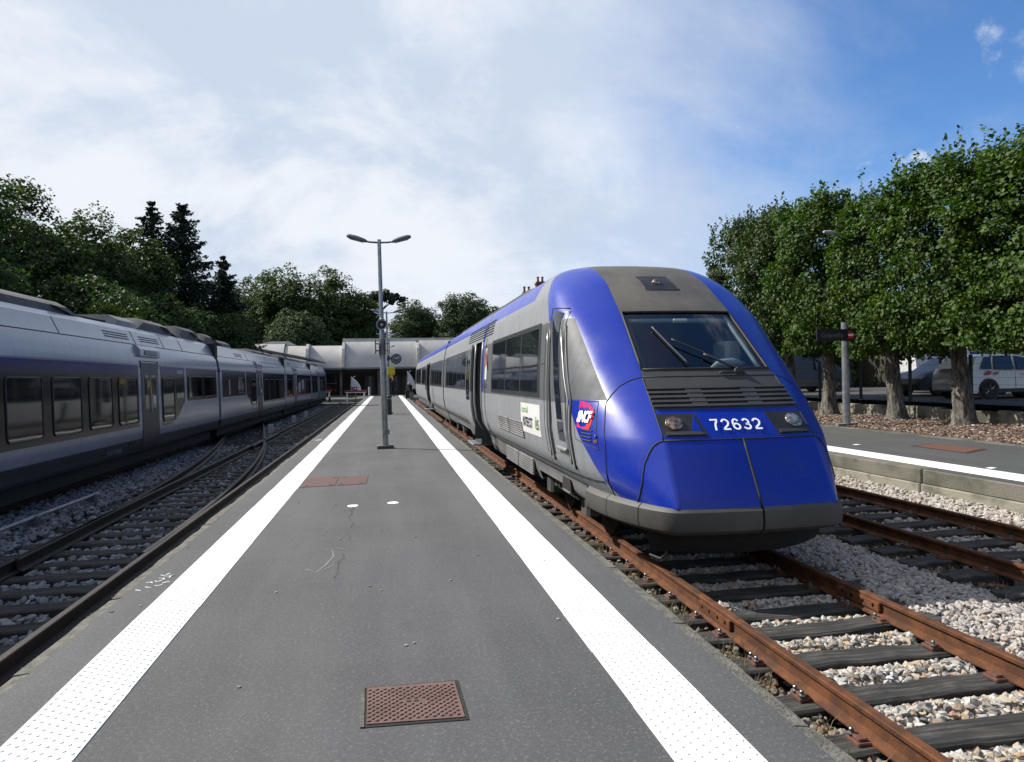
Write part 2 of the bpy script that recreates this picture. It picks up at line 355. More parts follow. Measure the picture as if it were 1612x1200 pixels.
# ------------------------------------------------------------------ builders
class MB:
    def __init__(s): s.v = []; s.f = []
    def add(s, vs, fs):
        n = len(s.v); s.v += [tuple(map(float, p)) for p in vs]; s.f += [tuple(i + n for i in f) for f in fs]; return s
    def box(s, x0, x1, y0, y1, z0, z1):
        return s.add([(x0, y0, z0), (x1, y0, z0), (x1, y1, z0), (x0, y1, z0), (x0, y0, z1), (x1, y0, z1), (x1, y1, z1), (x0, y1, z1)],
                     [(3, 2, 1, 0), (4, 5, 6, 7), (0, 1, 5, 4), (1, 2, 6, 5), (2, 3, 7, 6), (3, 0, 4, 7)])
    def cbox(s, x0, x1, y0, y1, z0, z1, c):      # box with chamfered vertical edges and top
        def ring(i, z): return [(x0 + i, y0 + c, z), (x0 + c, y0 + i, z), (x1 - c, y0 + i, z), (x1 - i, y0 + c, z), (x1 - i, y1 - c, z), (x1 - c, y1 - i, z), (x0 + c, y1 - i, z), (x0 + i, y1 - c, z)]
        vs = ring(0, z0) + ring(0, z1 - c) + ring(c * .8, z1)
        fs = [tuple(range(7, -1, -1)), tuple(range(16, 24))]
        for k in (0, 8): fs += [(k + i, k + (i + 1) % 8, k + 8 + (i + 1) % 8, k + 8 + i) for i in range(8)]
        return s.add(vs, fs)
    def tube(s, pts, r, n=8, caps=True):
        pts = [Vector(p) for p in pts]; rs = r if isinstance(r, (list, tuple)) else [r] * len(pts)
        vs = []; ref = None
        for i, p in enumerate(pts):
            t = (pts[min(i + 1, len(pts) - 1)] - pts[max(i - 1, 0)]).normalized()
            if ref is None or abs(ref.dot(t)) > .99: ref = Vector((0, 0, 1)) if abs(t.z) < .9 else Vector((1, 0, 0))
            a = (ref - t * ref.dot(t)).normalized(); bb = t.cross(a); ref = a
            for k in range(n):
                q = 2 * pi * k / n; vs.append(p + (a * cos(q) + bb * sin(q)) * rs[i])
        fs = []
        for i in range(len(pts) - 1):
            for k in range(n): fs.append((i * n + k, i * n + (k + 1) % n, (i + 1) * n + (k + 1) % n, (i + 1) * n + k))
        if caps: fs += [tuple(range(n - 1, -1, -1)), tuple(range((len(pts) - 1) * n, len(pts) * n))]
        return s.add(vs, fs)
    def prism(s, poly, a, b, axis='y'):          # polygon (u, v) extruded along an axis
        def P(u, v, w): return {'y': (u, w, v), 'x': (w, u, v), 'z': (u, v, w)}[axis]
        n = len(poly); vs = [P(u, v, a) for u, v in poly] + [P(u, v, b) for u, v in poly]
        return s.add(vs, [tuple(range(n)), tuple(range(2 * n - 1, n - 1, -1))] + [(i, (i + 1) % n, n + (i + 1) % n, n + i) for i in range(n)])
    def grid(s, g, close=False, skip=None):      # g[row][col] points
        R, Cn = len(g), len(g[0]); vs = [p for r_ in g for p in r_]; fs = []
        for i in range(R - 1):
            for j in range(Cn if close else Cn - 1):
                if skip and skip(i, j): continue
                j2 = (j + 1) % Cn; fs.append((i * Cn + j, i * Cn + j2, (i + 1) * Cn + j2, (i + 1) * Cn + j))
        return s.add(vs, fs)
    def lathe(s, prof, c, axis='z', n=20):       # profile of (radius, height)
        g = []
        for r, h in prof:
            row = []
            for k in range(n):
                q = 2 * pi * k / n; u, v = r * cos(q), r * sin(q)
                row.append({'z': (c[0] + u, c[1] + v, c[2] + h), 'y': (c[0] + u, c[1] + h, c[2] + v), 'x': (c[0] + h, c[1] + u, c[2] + v)}[axis])
            g.append(row)
        return s.grid(g, close=True)
    def build(s, name, mat, parent=None, smooth=False, fix=True):
        me = bpy.data.meshes.new(name)
        off = Vector(parent_loc(parent)); vs = [(p[0] - off.x, p[1] - off.y, p[2] - off.z) for p in s.v] if parent else s.v
        me.from_pydata(vs, [], s.f); me.update()
        if fix:
            bm = bmesh.new(); bm.from_mesh(me); bmesh.ops.recalc_face_normals(bm, faces=bm.faces); bm.to_mesh(me); bm.free()
        me.materials.append(M[mat])
        me.polygons.foreach_set('use_smooth', [bool(smooth)] * len(me.polygons))
        if smooth:
            if smooth != True:
                try: me.set_sharp_from_angle(angle=radians(smooth))
                except Exception: pass
        o = bpy.data.objects.new(name, me); COL.objects.link(o)
        if parent: o.parent = parent
        return o
LOC = {}
def parent_loc(p):
    v = Vector((0, 0, 0))
    while p is not None: v += Vector(p.location); p = p.parent
    return v
def tag(o, label=None, cat=None, group=None, kind=None):
    if label: o['label'] = label
    if cat: o['category'] = cat
    if group: o['group'] = group
    if kind: o['kind'] = kind
    return o
def thing(name, loc, label, cat, group=None, rz=0):
    o = bpy.data.objects.new(name, None); COL.objects.link(o); o.location = loc; o.rotation_euler.z = rz; o.empty_display_size = .3
    return tag(o, label, cat, group)
def copy_part(src, parent, loc=None, rz=None, scale=None):
    c = src.copy(); COL.objects.link(c); c.parent = parent
    if loc is not None: c.location = loc
    if rz is not None: c.rotation_euler.z = rz
    if scale is not None: c.scale = scale
    return c
def np_mesh(name, verts, faces, mat, parent=None, smooth=False):   # triangles or quads as arrays
    me = bpy.data.meshes.new(name); nv, nf, k = len(verts), len(faces), faces.shape[1]
    if parent is not None: verts = verts - np.array(parent_loc(parent))
    me.vertices.add(nv); me.vertices.foreach_set('co', verts.astype(np.float32).ravel())
    me.loops.add(nf * k); me.loops.foreach_set('vertex_index', faces.astype(np.int32).ravel())
    me.polygons.add(nf); me.polygons.foreach_set('loop_start', np.arange(0, nf * k, k, dtype=np.int32))
    me.update(calc_edges=True)
    me.polygons.foreach_set('use_smooth', [bool(smooth)] * nf)
    me.materials.append(M[mat]); o = bpy.data.objects.new(name, me); COL.objects.link(o)
    if parent is not None: o.parent = parent
    return o
def text_obj(name, body, size, mat, parent, origin, right, upv, align='CENTER', sx=1.0, shear=0.0, thick=0.0, space=1.0, offset=0.0):
    cu = bpy.data.curves.new(name, 'FONT'); cu.body = body; cu.size = size; cu.align_x = align; cu.align_y = 'CENTER'
    cu.shear = shear; cu.extrude = thick; cu.space_character = space; cu.offset = offset
    t = bpy.data.objects.new(name, cu); COL.objects.link(t)
    dg = bpy.context.evaluated_depsgraph_get(); me = bpy.data.meshes.new_from_object(t.evaluated_get(dg))
    bpy.data.objects.remove(t); me.materials.clear(); me.materials.append(M[mat])
    rt, uu = Vector(right).normalized(), Vector(upv).normalized(); nn = rt.cross(uu)
    o0 = Vector(origin) - parent_loc(parent)
    for vv in me.vertices:
        c = vv.co.copy(); vv.co = o0 + rt * (c.x * sx) + uu * c.y + nn * c.z
    o = bpy.data.objects.new(name, me); COL.objects.link(o); o.parent = parent
    return o

# ------------------------------------------------------------------ the setting
RZ = -.42                       # top of the rails; the platforms are at zero
SZ = RZ - .155                  # top of the sleepers
def sheet(name, x0, x1, y0, y1, z, mat, nx=1, ny=1, amp=0):
    xs, ys = np.linspace(x0, x1, nx + 1), np.linspace(y0, y1, ny + 1)
    g = [[(x, y, z + (random.uniform(-amp, amp) if amp else 0)) for x in xs] for y in ys]
    return tag(MB().grid(g).build(name, mat), kind='structure')
sheet('ground', -600, 600, -400, 1200, -.86, 'ground_soil')
sheet('track_bed', -9.2, -1.9, -4, 78, -.74, 'ballast_base_shaded', 40, 160, .02)
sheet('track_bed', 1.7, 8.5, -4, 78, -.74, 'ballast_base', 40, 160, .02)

# island platform: asphalt deck with stone edging, tactile tiles and small marks
PL0, PL1 = -2.06, 1.86
plat = MB().box(PL0 + .10, PL1 - .10, -4, 73, -.9, 0).build('platform', 'asphalt'); tag(plat, kind='structure')
def edge_row(parent, xa, xb, y0, y1, n, mat):
    ys = np.linspace(y0, y1, n + 1)
    for i in range(n):
        dz, dxx = random.uniform(-.012, .002), random.uniform(-.012, .012)
        mb = MB(); seg = 6; L = ys[i + 1] - ys[i] - .012
        g = []
        for k in range(seg + 1):
            yy = ys[i] + L * k / seg; j = random.uniform(-.012, .012); jz = random.uniform(-.006, .004)
            a, bq = (xa + dxx + j, xb) if xa < xb else (xa + dxx + j, xb)
            g.append([(a, yy, -.9), (a, yy, dz - .028), (a + (bq - a) * .22, yy, dz + jz), (bq, yy, dz * .3 + .002), (bq, yy, -.9)])
        mb.grid(g); mb.add([p for p in g[0]], [(0, 1, 2, 3, 4)]); mb.add([p for p in g[-1]], [(4, 3, 2, 1, 0)])
        mb.build('edge_stone', mat, parent, smooth=30)
edge_row(plat, PL1, PL1 - .10, -4, 73, 55, 'edge_stone')
edge_row(plat, PL0, PL0 + .10, -4, 73, 55, 'edge_stone')
# tactile tiles
def tile_mesh():
    mb = MB(); W_, L_ = .365, .70
    mb.add([(0, .0, -.004), (W_, .0, -.004), (W_, L_, -.004), (0, L_, -.004), (.002, .001, .005), (W_ - .002, .001, .005), (W_ - .002, L_ - .001, .005), (.002, L_ - .001, .005)],
           [(4, 5, 6, 7), (0, 1, 5, 4), (1, 2, 6, 5), (2, 3, 7, 6), (3, 0, 4, 7)])
    for c in range(8):
        for k in range(12):
            x = .025 + c * .045; y = .022 + k * .0583 + (.029 if c % 2 else 0)
            if y > L_ - .014: continue
            vs = [(x + .0125 * cos(q * pi / 4), y + .0125 * sin(q * pi / 4), .0048) for q in range(8)] + [(x + .0085 * cos(q * pi / 4), y + .0085 * sin(q * pi / 4), .0098) for q in range(8)]
            mb.add(vs, [tuple(range(8, 16))] + [(q, (q + 1) % 8, 8 + (q + 1) % 8, 8 + q) for q in range(8)])
    return mb
t0 = tile_mesh().build('tactile_tile', 'white_tile', plat)
ntile = 0
for i in range(-2, 102):
    for xs in (1.125, -1.69):
        y = 3.325 + i * .7015
        o = t0 if ntile == 0 else copy_part(t0, plat)
        o.location = (xs + random.uniform(-.003, .003), y, .0); ntile += 1
# iron covers in the deck
def flat_quad(name, pts, z0, z1, mat, parent, smooth=False):
    n = len(pts); mb = MB().add([(p[0], p[1], z0) for p in pts] + [(p[0], p[1], z1) for p in pts], [tuple(range(n, 2 * n))] + [(i, (i + 1) % n, n + (i + 1) % n, n + i) for i in range(n)])
    return mb.build(name, mat, parent)
hatch = thing('manhole_cover', (.095, 3.57, 0), 'rusty red-brown studded iron manhole cover in the near platform asphalt', 'manhole cover')
flat_quad('frame', [(-.145, 3.365), (.345, 3.345), (.335, 3.795), (-.155, 3.80)], -.01, .004, 'soot', hatch)
flat_quad('frame_edge', [(-.148, 3.365), (-.130, 3.365), (-.139, 3.80), (-.157, 3.80)], -.01, .008, 'edge_stone', hatch)
flat_quad('cover', [(-.120, 3.385), (.328, 3.366), (.316, 3.775), (-.126, 3.783)], -.01, .009, 'manhole_iron', hatch)
studs = MB()
for i in range(12):
    for j in range(9):
        u, v_ = (i + .5) / 12, (j + .5 + (.0 if i % 2 else .0)) / 17
        for (sx_, sy_) in ((0, 0), (.5, .5)):
            uu, vv = (i + .3 + sx_ * 1.0) / 12, (j + .35 + sy_) / 9
            if uu > .97 or vv > .97: continue
            if abs(uu - .5) < .11 and abs(vv - .5) < .06: continue
            x = -.120 + .448 * uu - .004 * vv; y = 3.392 + .382 * vv - .017 * uu
            a = .9 if sx_ else .5; w_, l_ = .0055, .0125
            c_, s_ = cos(a), sin(a)
            ring = [(-l_, 0), (0, -w_), (l_, 0), (0, w_)]
            studs.add([(x + p * c_ - q * s_, y + p * s_ + q * c_, .009) for p, q in ring] + [(x + (p * c_ - q * s_) * .5, y + (p * s_ + q * c_) * .5, .0135) for p, q in ring], [(4, 5, 6, 7)] + [(k, (k + 1) % 4, 4 + (k + 1) % 4, 4 + k) for k in range(4)])
tag(studs.build('stud', 'stud_shadow', hatch), kind='stuff')
for dxk in (-.018, .018): MB().cbox(.095 + dxk - .012, .095 + dxk + .012, 3.572, 3.590, .004, .0105, .002).build('key_slot', 'slot', hatch)
cov2 = thing('inspection_cover', (-.79, 11.75, 0), 'flat dull red two-leaf cover across the platform beside the left white strip', 'manhole cover')
flat_quad('leaf', [(-1.30, 11.22), (-.80, 11.27), (-.80, 12.30), (-1.30, 12.36)], -.01, .006, 'red_plate', cov2)
flat_quad('leaf', [(-.77, 11.27), (-.34, 11.32), (-.33, 12.25), (-.77, 12.29)], -.01, .006, 'red_plate', cov2)
for (x, y) in [(-.86, 11.36), (-.71, 11.37), (-.86, 12.2), (-.71, 12.18), (-1.22, 11.33), (-.42, 11.42)]: MB().cbox(x - .03, x + .03, y - .02, y + .02, .0, .009, .003).build('lifting_hole', 'slot', cov2)
# paint spots, chalk arrow, crack, joint
def blob(name, cx, cy, rx, ry, mat, z=.004, n=14, j=.12):
    pts = [(cx + rx * cos(q * 2 * pi / n) * (1 + random.uniform(-j, j)), cy + ry * sin(q * 2 * pi / n) * (1 + random.uniform(-j, j))) for q in range(n)]
    return flat_quad(name, pts, -.004, z, mat, plat)
blob('paint_spot', -.45, 9.38, .068, .085, 'paint_white'); blob('paint_spot', .05, 9.47, .070, .085, 'paint_white')
for k in range(70):
    y = random.uniform(2.6, 16) ; x = random.uniform(-2.0, 1.8); r = random.uniform(.005, .014)
    blob('grit_speck', x, y, r, r * 1.3, 'concrete_pale', .006, 6)
def ribbon(name, pts, w, mat, z=.003):
    g = []
    for i, p in enumerate(pts):
        a = Vector(pts[max(i - 1, 0)]); b_ = Vector(pts[min(i + 1, len(pts) - 1)]); t = (b_ - a).normalized(); n = Vector((-t.y, t.x)); ww = w * random.uniform(.4, 1.2) if isinstance(w, float) else w[i]
        g.append([(p[0] - n.x * ww, p[1] - n.y * ww, z), (p[0] + n.x * ww, p[1] + n.y * ww, z)])
    return MB().grid(g).build(name, mat, plat)
cp = []
for ya, yb_, ww in ((12.9, 11.9, .003), (9.3, 8.0, .0045), (7.7, 7.3, .002), (6.8, 5.9, .0026)):
    y = ya; x = -.44 + (9.2 - ya) * .012; seg = []
    while y > yb_: seg.append((x, y)); y -= random.uniform(.04, .10); x += random.uniform(-.020, .020) + (.0 if ya != 9.3 else .004)
    ribbon('crack', seg, ww, 'tar'); cp += seg
for k in range(5):
    x0, y0 = random.choice(cp[3:-3]); pts = [(x0, y0)]
    for q in range(6): x0 += random.uniform(-.05, .05); y0 -= random.uniform(.01, .06); pts.append((x0, y0))
    ribbon('crack', pts, .002, 'tar')
ribbon('chalk_mark', [(-.53, 6.98), (-.50, 6.72), (-.545, 6.42), (-.60, 6.20)], .006, 'chalk'); ribbon('chalk_mark', [(-.70, 6.32), (-.60, 6.18), (-.47, 6.40)], .008, 'chalk'); ribbon('chalk_mark', [(-.42, 6.98), (-.50, 7.05), (-.61, 7.0)], .007, 'chalk')
for k in range(9):
    x, y = -1.93 + random.uniform(0, .16), 6.0 + k * .05 + random.uniform(-.02, .02); ribbon('chalk_mark', [(x, y), (x + random.uniform(.02, .05), y + random.uniform(-.04, .04)), (x + random.uniform(.03, .06), y + random.uniform(-.05, .05))], .006, 'paint_white')
ribbon('joint', [(x, 16.2 - x * .05 + random.uniform(-.01, .01)) for x in np.linspace(-1.2, 1.1, 14)], .009, 'tar')
ribbon('joint', [(x, 41.0 + random.uniform(-.02, .02)) for x in np.linspace(-1.9, 1.8, 14)], .02, 'tar')
blob('paint_patch', -1.83, 20.2, .12, .45, 'chalk', .004, 4, .02)

# platform across the line
PR = 8.42
plr = MB().box(PR + .02, 12.62, -4, 73, -.9, -.003).build('platform', 'asphalt_old'); tag(plr, kind='structure')
ysr = np.linspace(-4, 73, 17)
for i in range(16):
    a, b_ = ysr[i], ysr[i + 1] - .006; j = random.uniform(-.015, .012)
    MB().cbox(PR + j, PR + .42, a, b_, -.225, random.uniform(-.004, .004), .018).build('coping_block', 'concrete', plr)
    MB().cbox(PR - .035 + j, PR + .30, a, b_, -.85, -.237, .014).build('base_block', 'concrete_pale', plr)
for i in range(-2, 102):
    copy_part(t0, plr, (8.72 + random.uniform(-.004, .004), 3.0 + i * .7015, .0), scale=(1.52, 1, 1))
MB().box(12.62, 12.72, -4, 73, -.6, .025).build('kerb', 'concrete', plr)
cov3 = thing('manhole_cover', (11.15, 12.95, 0), 'large rust-orange iron cover set into the platform across the line', 'manhole cover')
flat_quad('frame', [(10.74, 12.12), (11.64, 12.60), (11.56, 13.98), (10.76, 13.64)], -.02, .003, 'soot', cov3)
flat_quad('cover', [(10.79, 12.20), (11.58, 12.66), (11.51, 13.88), (10.82, 13.56)], -.02, .008, 'rust_plate', cov3)
for (cx, cy) in [(9.9, 14.2), (9.4, 10.1)]: flat_quad('paper_scrap', [(cx, cy), (cx + .14, cy + .05), (cx + .12, cy + .16), (cx - .02, cy + .1)], .001, .005, 'paint_white', plr)
# verge with leaf litter, retaining wall, car park
xs, ys = np.linspace(12.72, 16.0, 14), np.linspace(-2, 60, 160)
tag(MB().grid([[(x, y, .02 + .10 * ((x - 12.72) / 3.3) + random.uniform(-.015, .02)) for x in xs] for y in ys]).build('verge', 'gravel_ground'), kind='structure')
sheet('car_park', 16.1, 70, -10, 80, .62, 'car_park', 12, 12, .01)
tag(sheet('embankment', -60, -10.2, -10, 90, 0, 'bank_green', 24, 40, .0), kind='structure')
eb = bpy.data.objects['embankment'].data
for v_ in eb.vertices: v_.co.z = -.8 + max(0, (-10.2 - v_.co.x)) ** .8 * .45 + random.uniform(-.15, .15)
sheet('forecourt', -20, 30, 73, 82, -.012, 'asphalt_old')

wall = thing('retaining_wall', (15.95, 20, .05), 'low weathered concrete wall with mossy stains behind the lime trunks', 'wall')
y = 2.0
while y < 46:
    L = random.uniform(1.5, 2.6); h = random.uniform(.44, .50)
    g = MB().cbox(15.86 + random.uniform(-.02, .02), 16.12, y, y + L - .015, -.05, h, .02); g.build('wall_block', 'concrete_pale', wall); y += L
# ------------------------------------------------------------------ tracks
def rail_profile(): return [(-.068, 0), (.068, 0), (.068, .012), (.012, .035), (.010, .115), (.034, .125), (.036, .150), (.028, .157), (-.028, .157), (-.036, .150), (-.034, .125), (-.010, .115), (-.012, .035), (-.068, .012)]
def rail(parent, path, mat):
    prof = rail_profile(); g = []
    for i, (x, y) in enumerate(path):
        a, b_ = path[max(0, i - 1)], path[min(len(path) - 1, i + 1)]
        t = Vector((b_[0] - a[0], b_[1] - a[1])).normalized(); n = Vector((t.y, -t.x))
        g.append([(x + n.x * u, y + n.y * u, RZ - .157 + w) for u, w in prof])
    mb = MB().grid(g, close=True); mb.add(g[0], [tuple(range(len(prof)))]); mb.add(g[-1], [tuple(range(len(prof)))])
    r = mb.build('rail', mat, parent, smooth=25)
    return r
SLEEP = []
def sleeper_mesh(L, seed):
    rr = random.Random(seed); mb = MB(); n = 10; g = []
    for i in range(n + 1):
        x = -L / 2 + L * i / n; w = .125 + rr.uniform(-.012, .010); s = rr.uniform(-.012, .012); t = rr.uniform(-.014, .006)
        if i in (0, n): t -= .015
        g.append([(x, s - w, -.14), (x, s - w, t - .018), (x, s - w + .02, t), (x, s - .03, t + rr.uniform(-.012, .004)), (x, s + .05, t + rr.uniform(-.012, .004)), (x, s + w - .02, t), (x, s + w, t - .018), (x, s + w, -.14)])
    mb.grid(g); mb.add(g[0], [tuple(range(8))]); mb.add(g[-1], [tuple(range(7, -1, -1))])
    return mb
def place_sleepers(parent, items, base):
    for k, (cx, cy, L, rz) in enumerate(items):
        s = base[k % len(base)]
        o = s if not s.get('used') else copy_part(s, parent)
        if not s.get('used'): s['used'] = 1
        o.parent = parent; pl = parent_loc(parent)
        o.location = (cx - pl.x, cy - pl.y, SZ - pl.z + random.uniform(-.008, .008)); o.rotation_euler.z = rz; o.scale = (L / 2.6, 1, 1)
def sleeper_set(n=5): return [sleeper_mesh(2.6, random.random()).build('sleeper', 'sleeper_wood') for _ in range(n)]
def fastening(parent, x, y, s, mats=('rust_plate', 'bolt_steel')):
    pl = MB().cbox(x - .15, x + .15, y - .065, y + .065, SZ - .01, SZ + .012, .006)
    pl.build('base_plate', mats[0], parent)
    for sx in (-1, 1):
        mb = MB(); bx = x + sx * .105
        mb.cbox(bx - .03, bx + .03, y - .045, y + .045, SZ + .01, SZ + .03, .006); mb.build('rail_clip', mats[0], parent)
        for q in (-.045, .045):
            if random.random() < .35: continue
            MB().lathe([(.0, .0), (.026, .0), (.026, .008), (.014, .012), (.014, .034), (.010, .038), (0, .038)], (x + sx * .125, y + q * .9, SZ + .022), n=8).build('bolt', mats[1], parent)
def fishplate(parent, x, y, s):
    mb = MB(); mb.add([], [])
    mb.cbox(x + s * .012 - .012, x + s * .012 + .034, y - .30, y + .30, RZ - .115, RZ - .035, .006) if s > 0 else mb.cbox(x - .046, x - .012, y - .30, y + .30, RZ - .115, RZ - .035, .006)
    f = mb.build('fishplate', 'rail_rust', parent)
    for q in (-.22, -.08, .08, .22): MB().lathe([(0, .0), (.018, 0), (.018, .016), (0, .016)], (x + s * .046, y + q, RZ - .075), axis='x', n=6).build('fishplate_bolt', 'soot', parent)

trk = thing('railway_track', (TX, 0, -.74), 'rust-brown rails on dark timber sleepers under the blue-nosed railcar', 'track')
for x in (TX - .735, TX + .735): rail(trk, [(x, y) for y in np.linspace(-3, 76, 40)], 'rail_rust')
items = []; y = 2.05; ylist = []
while y < 74:
    items.append((TX + random.uniform(-.04, .04), y, 2.55, .03 + random.uniform(-.025, .025))); ylist.append(y); y += .60 if not 5.55 < y < 6.05 else .46
place_sleepers(trk, items, sleeper_set())
for y in ylist[:24]:
    fastening(trk, TX - .735, y, -1)
    if y < 10: fastening(trk, TX + .735, y, 1)
fishplate(trk, TX + .735, 6.05, -1); fishplate(trk, TX - .735, 5.9, -1); 
fishplate(trk, TX - .735, 5.9, 1); fishplate(trk, TX + .735, 6.05, 1)
R2 = 7.07
trk2 = thing('railway_track', (R2, 0, -.74), 'empty rusty track between the railcar and the tree-lined platform', 'track')
for x in (R2 - .735, R2 + .735): rail(trk2, [(x, y) for y in np.linspace(-3, 60, 30)], 'rail_rust')
items = [(R2 + random.uniform(-.04, .04), 3.2 + i * .6, 2.55, random.uniform(-.03, .03)) for i in range(30)]
place_sleepers(trk2, items, sleeper_set(4))
for i in range(3, 16): fastening(trk2, R2 - .735, 3.2 + i * .6, 1); fastening(trk2, R2 + .735, 3.2 + i * .6, 1)
L1 = -3.57; L2 = -7.17
def dv(y):                     # sideways shift of the diverging road of the points
    if y < 9: return 0
    if y < 27: return 1.48 * ((y - 9) / 18) ** 2
    d = 1.48 + (y - 27) * .1644
    return min(d, 3.6)
trk3 = thing('railway_track', (L1, 0, -.74), 'shaded track with a set of points beside the platform edge', 'track')
for x in (L1 - .735, L1 + .735): rail(trk3, [(x, y) for y in np.linspace(-3, 70, 30)], 'rail_dark')
for s in (-.735, .735):
    pth = [(L1 + s - dv(y) + (-.045 if s > 0 else .045) * max(0, 1 - (y - 9) / 9), y) for y in np.linspace(9.3, 41, 60)]
    rail(trk3, pth, 'rail_dark')
rail(trk3, [(L1 - .735 + .075 + (.03 if abs(y - 27) > 2.2 else 0), y) for y in np.linspace(24.2, 29.8, 9)], 'rail_dark')
rail(trk3, [(L1 + .735 - .075 - (.03 if abs(y - 25) > 2.0 else 0), y) for y in np.linspace(22.4, 27.6, 9)], 'rail_dark')
items = []
for i in range(112):
    y = 3.0 + i * .6; d = dv(y)
    if d < 2.4: items.append((L1 - d / 2, y, 2.6 + d, random.uniform(-.012, .012)))
    else: items.append((L1, y, 2.6, random.uniform(-.02, .02)))
place_sleepers(trk3, items, sleeper_set())
for i in range(4, 22): fastening(trk3, L1 + .735, 3.0 + i * .6, 1, ('rail_dark', 'rail_dark'))
trk4 = thing('railway_track', (L2, 0, -.74), 'track hidden in deep shade under the white train', 'track')
for x in (L2 - .735, L2 + .735): rail(trk4, [(x, y) for y in np.linspace(-3, 76, 20)], 'rail_dark')
place_sleepers(trk4, [(L2, 4.0 + i * .65, 2.6, 0) for i in range(50)], sleeper_set(3))

# ------------------------------------------------------------------ ballast, litter, weeds
_ph = (1 + 5 ** .5) / 2
ICO_V = np.array([(-1, _ph, 0), (1, _ph, 0), (-1, -_ph, 0), (1, -_ph, 0), (0, -1, _ph), (0, 1, _ph), (0, -1, -_ph), (0, 1, -_ph), (_ph, 0, -1), (_ph, 0, 1), (-_ph, 0, -1), (-_ph, 0, 1)]) / 1.902
ICO_F = np.array([(0, 11, 5), (0, 5, 1), (0, 1, 7), (0, 7, 10), (0, 10, 11), (1, 5, 9), (5, 11, 4), (11, 10, 2), (10, 7, 6), (7, 1, 8), (3, 9, 4), (3, 4, 2), (3, 2, 6), (3, 6, 8), (3, 8, 9), (4, 9, 5), (2, 4, 11), (6, 2, 10), (8, 6, 7), (9, 8, 1)])
def stones(name, pos, size, mat, label, flat=.7):
    n = len(pos)
    sc = size[:, None] * rng.uniform(.62, 1.3, (n, 3)) * np.array([1, 1, flat])
    V = ICO_V[None] * (1 + rng.uniform(-.42, .30, (n, 12, 1))) + rng.uniform(-.14, .14, (n, 12, 3))
    V = V * sc[:, None, :]
    a, b_ = rng.uniform(0, 2 * pi, n), rng.uniform(-.7, .7, n)
    ca, sa, cb, sb = np.cos(a), np.sin(a), np.cos(b_), np.sin(b_)
    x, y, z = V[..., 0], V[..., 1] * cb[:, None] - V[..., 2] * sb[:, None], V[..., 1] * sb[:, None] + V[..., 2] * cb[:, None]
    V = np.stack([x * ca[:, None] - y * sa[:, None], x * sa[:, None] + y * ca[:, None], z], -1) + pos[:, None, :]
    F = (ICO_F[None] + (np.arange(n) * 12)[:, None, None]).reshape(-1, 3)
    return tag(np_mesh(name, V.reshape(-1, 3), F, mat), label, 'gravel', kind='stuff')
def scatter(n, x0, x1, y0, y1, bias=1.0):
    u = rng.uniform(0, 1, n) ** bias
    return np.stack([rng.uniform(x0, x1, n), y0 + (y1 - y0) * u], -1)
def off_sleepers(p, ylist, hw=.115, keep=.05):
    yl = np.array(ylist); d = np.abs(p[:, 1][:, None] - yl[None]).min(1)
    return (d > hw) | (rng.uniform(0, 1, len(p)) < keep)
# near bed between the rails
p = scatter(21000, TX - .68, TX + .68, 2.2, 9.5); p = p[off_sleepers(p, ylist, .105, .012)]
dmin = np.abs(p[:, 1][:, None] - np.array(ylist)[None]).min(1)
zz = SZ - .115 + .075 * np.clip((dmin - .10) / .18, 0, 1) + rng.uniform(-.03, .035, len(p))
stones('ballast', np.column_stack([p, zz]), rng.uniform(.020, .040, len(p)), 'stone', 'pale angular ballast stones packed between the sleepers ahead of the railcar')
# shoulder towards the next track
p = scatter(22000, TX + .80, 5.95, 2.6, 13, 1.25)
hgt = np.interp(p[:, 0], [4.3, 4.7, 5.2, 5.6, 5.95], [-.645, -.60, -.585, -.64, -.70]) + rng.uniform(-.03, .03, len(p))
k = off_sleepers(p, ylist, .11, .03) | (p[:, 0] > 4.72)
stones('ballast', np.column_stack([p, hgt])[k], rng.uniform(.020, .040, k.sum()), 'stone_red', 'pinkish ballast shoulder right of the railcar track')
# dirty fringe along the platform edge
p = scatter(17000, PL1 + .02, TX - .80, 2.2, 34, 1.7); k = off_sleepers(p, ylist, .10, .25)
stones('ballast', np.column_stack([p, SZ - .07 + rng.uniform(-.045, .03, len(p))])[k], rng.uniform(.016, .034, k.sum()), 'stone_dirty', 'dirty brown stones between the platform edge and the railcar rail')
p = scatter(7000, PL1 + .02, TX - .80, 12, 70, 1.3)
stones('ballast', np.column_stack([p, SZ - .06 + rng.uniform(-.05, .03, len(p))]), rng.uniform(.03, .06, len(p)), 'stone_dirty', 'far dirty ballast strip along the foot of the railcar')
# second track on the right
yl2 = [3.2 + i * .6 for i in range(30)]
p = scatter(7000, R2 - .68, R2 + .68, 4.5, 15); p = p[off_sleepers(p, yl2, .11, .06)]
stones('ballast', np.column_stack([p, SZ - .075 + rng.uniform(-.04, .03, len(p))]), rng.uniform(.024, .046, len(p)), 'stone', 'grey-white ballast between the rails of the empty track')
tag(MB().grid([[(x, y, z + random.uniform(-.02, .02)) for x, z in ((7.86, -.72), (8.0, -.62), (8.2, -.49), (8.43, -.38))] for y in np.linspace(-2, 60, 90)]).build('track_bed', 'dirt'), kind='structure')
p = scatter(9000, R2 + .80, PR - .02, 4.5, 18)
stones('ballast', np.column_stack([p, np.interp(p[:, 0], [7.87, 8.0, 8.2, 8.43], [-.66, -.60, -.48, -.37]) + rng.uniform(-.03, .02, len(p))]), rng.uniform(.026, .05, len(p)), 'stone_red', 'ballast heaped against the far platform wall')
p = scatter(2600, 5.7, R2 - .80, 4, 13)
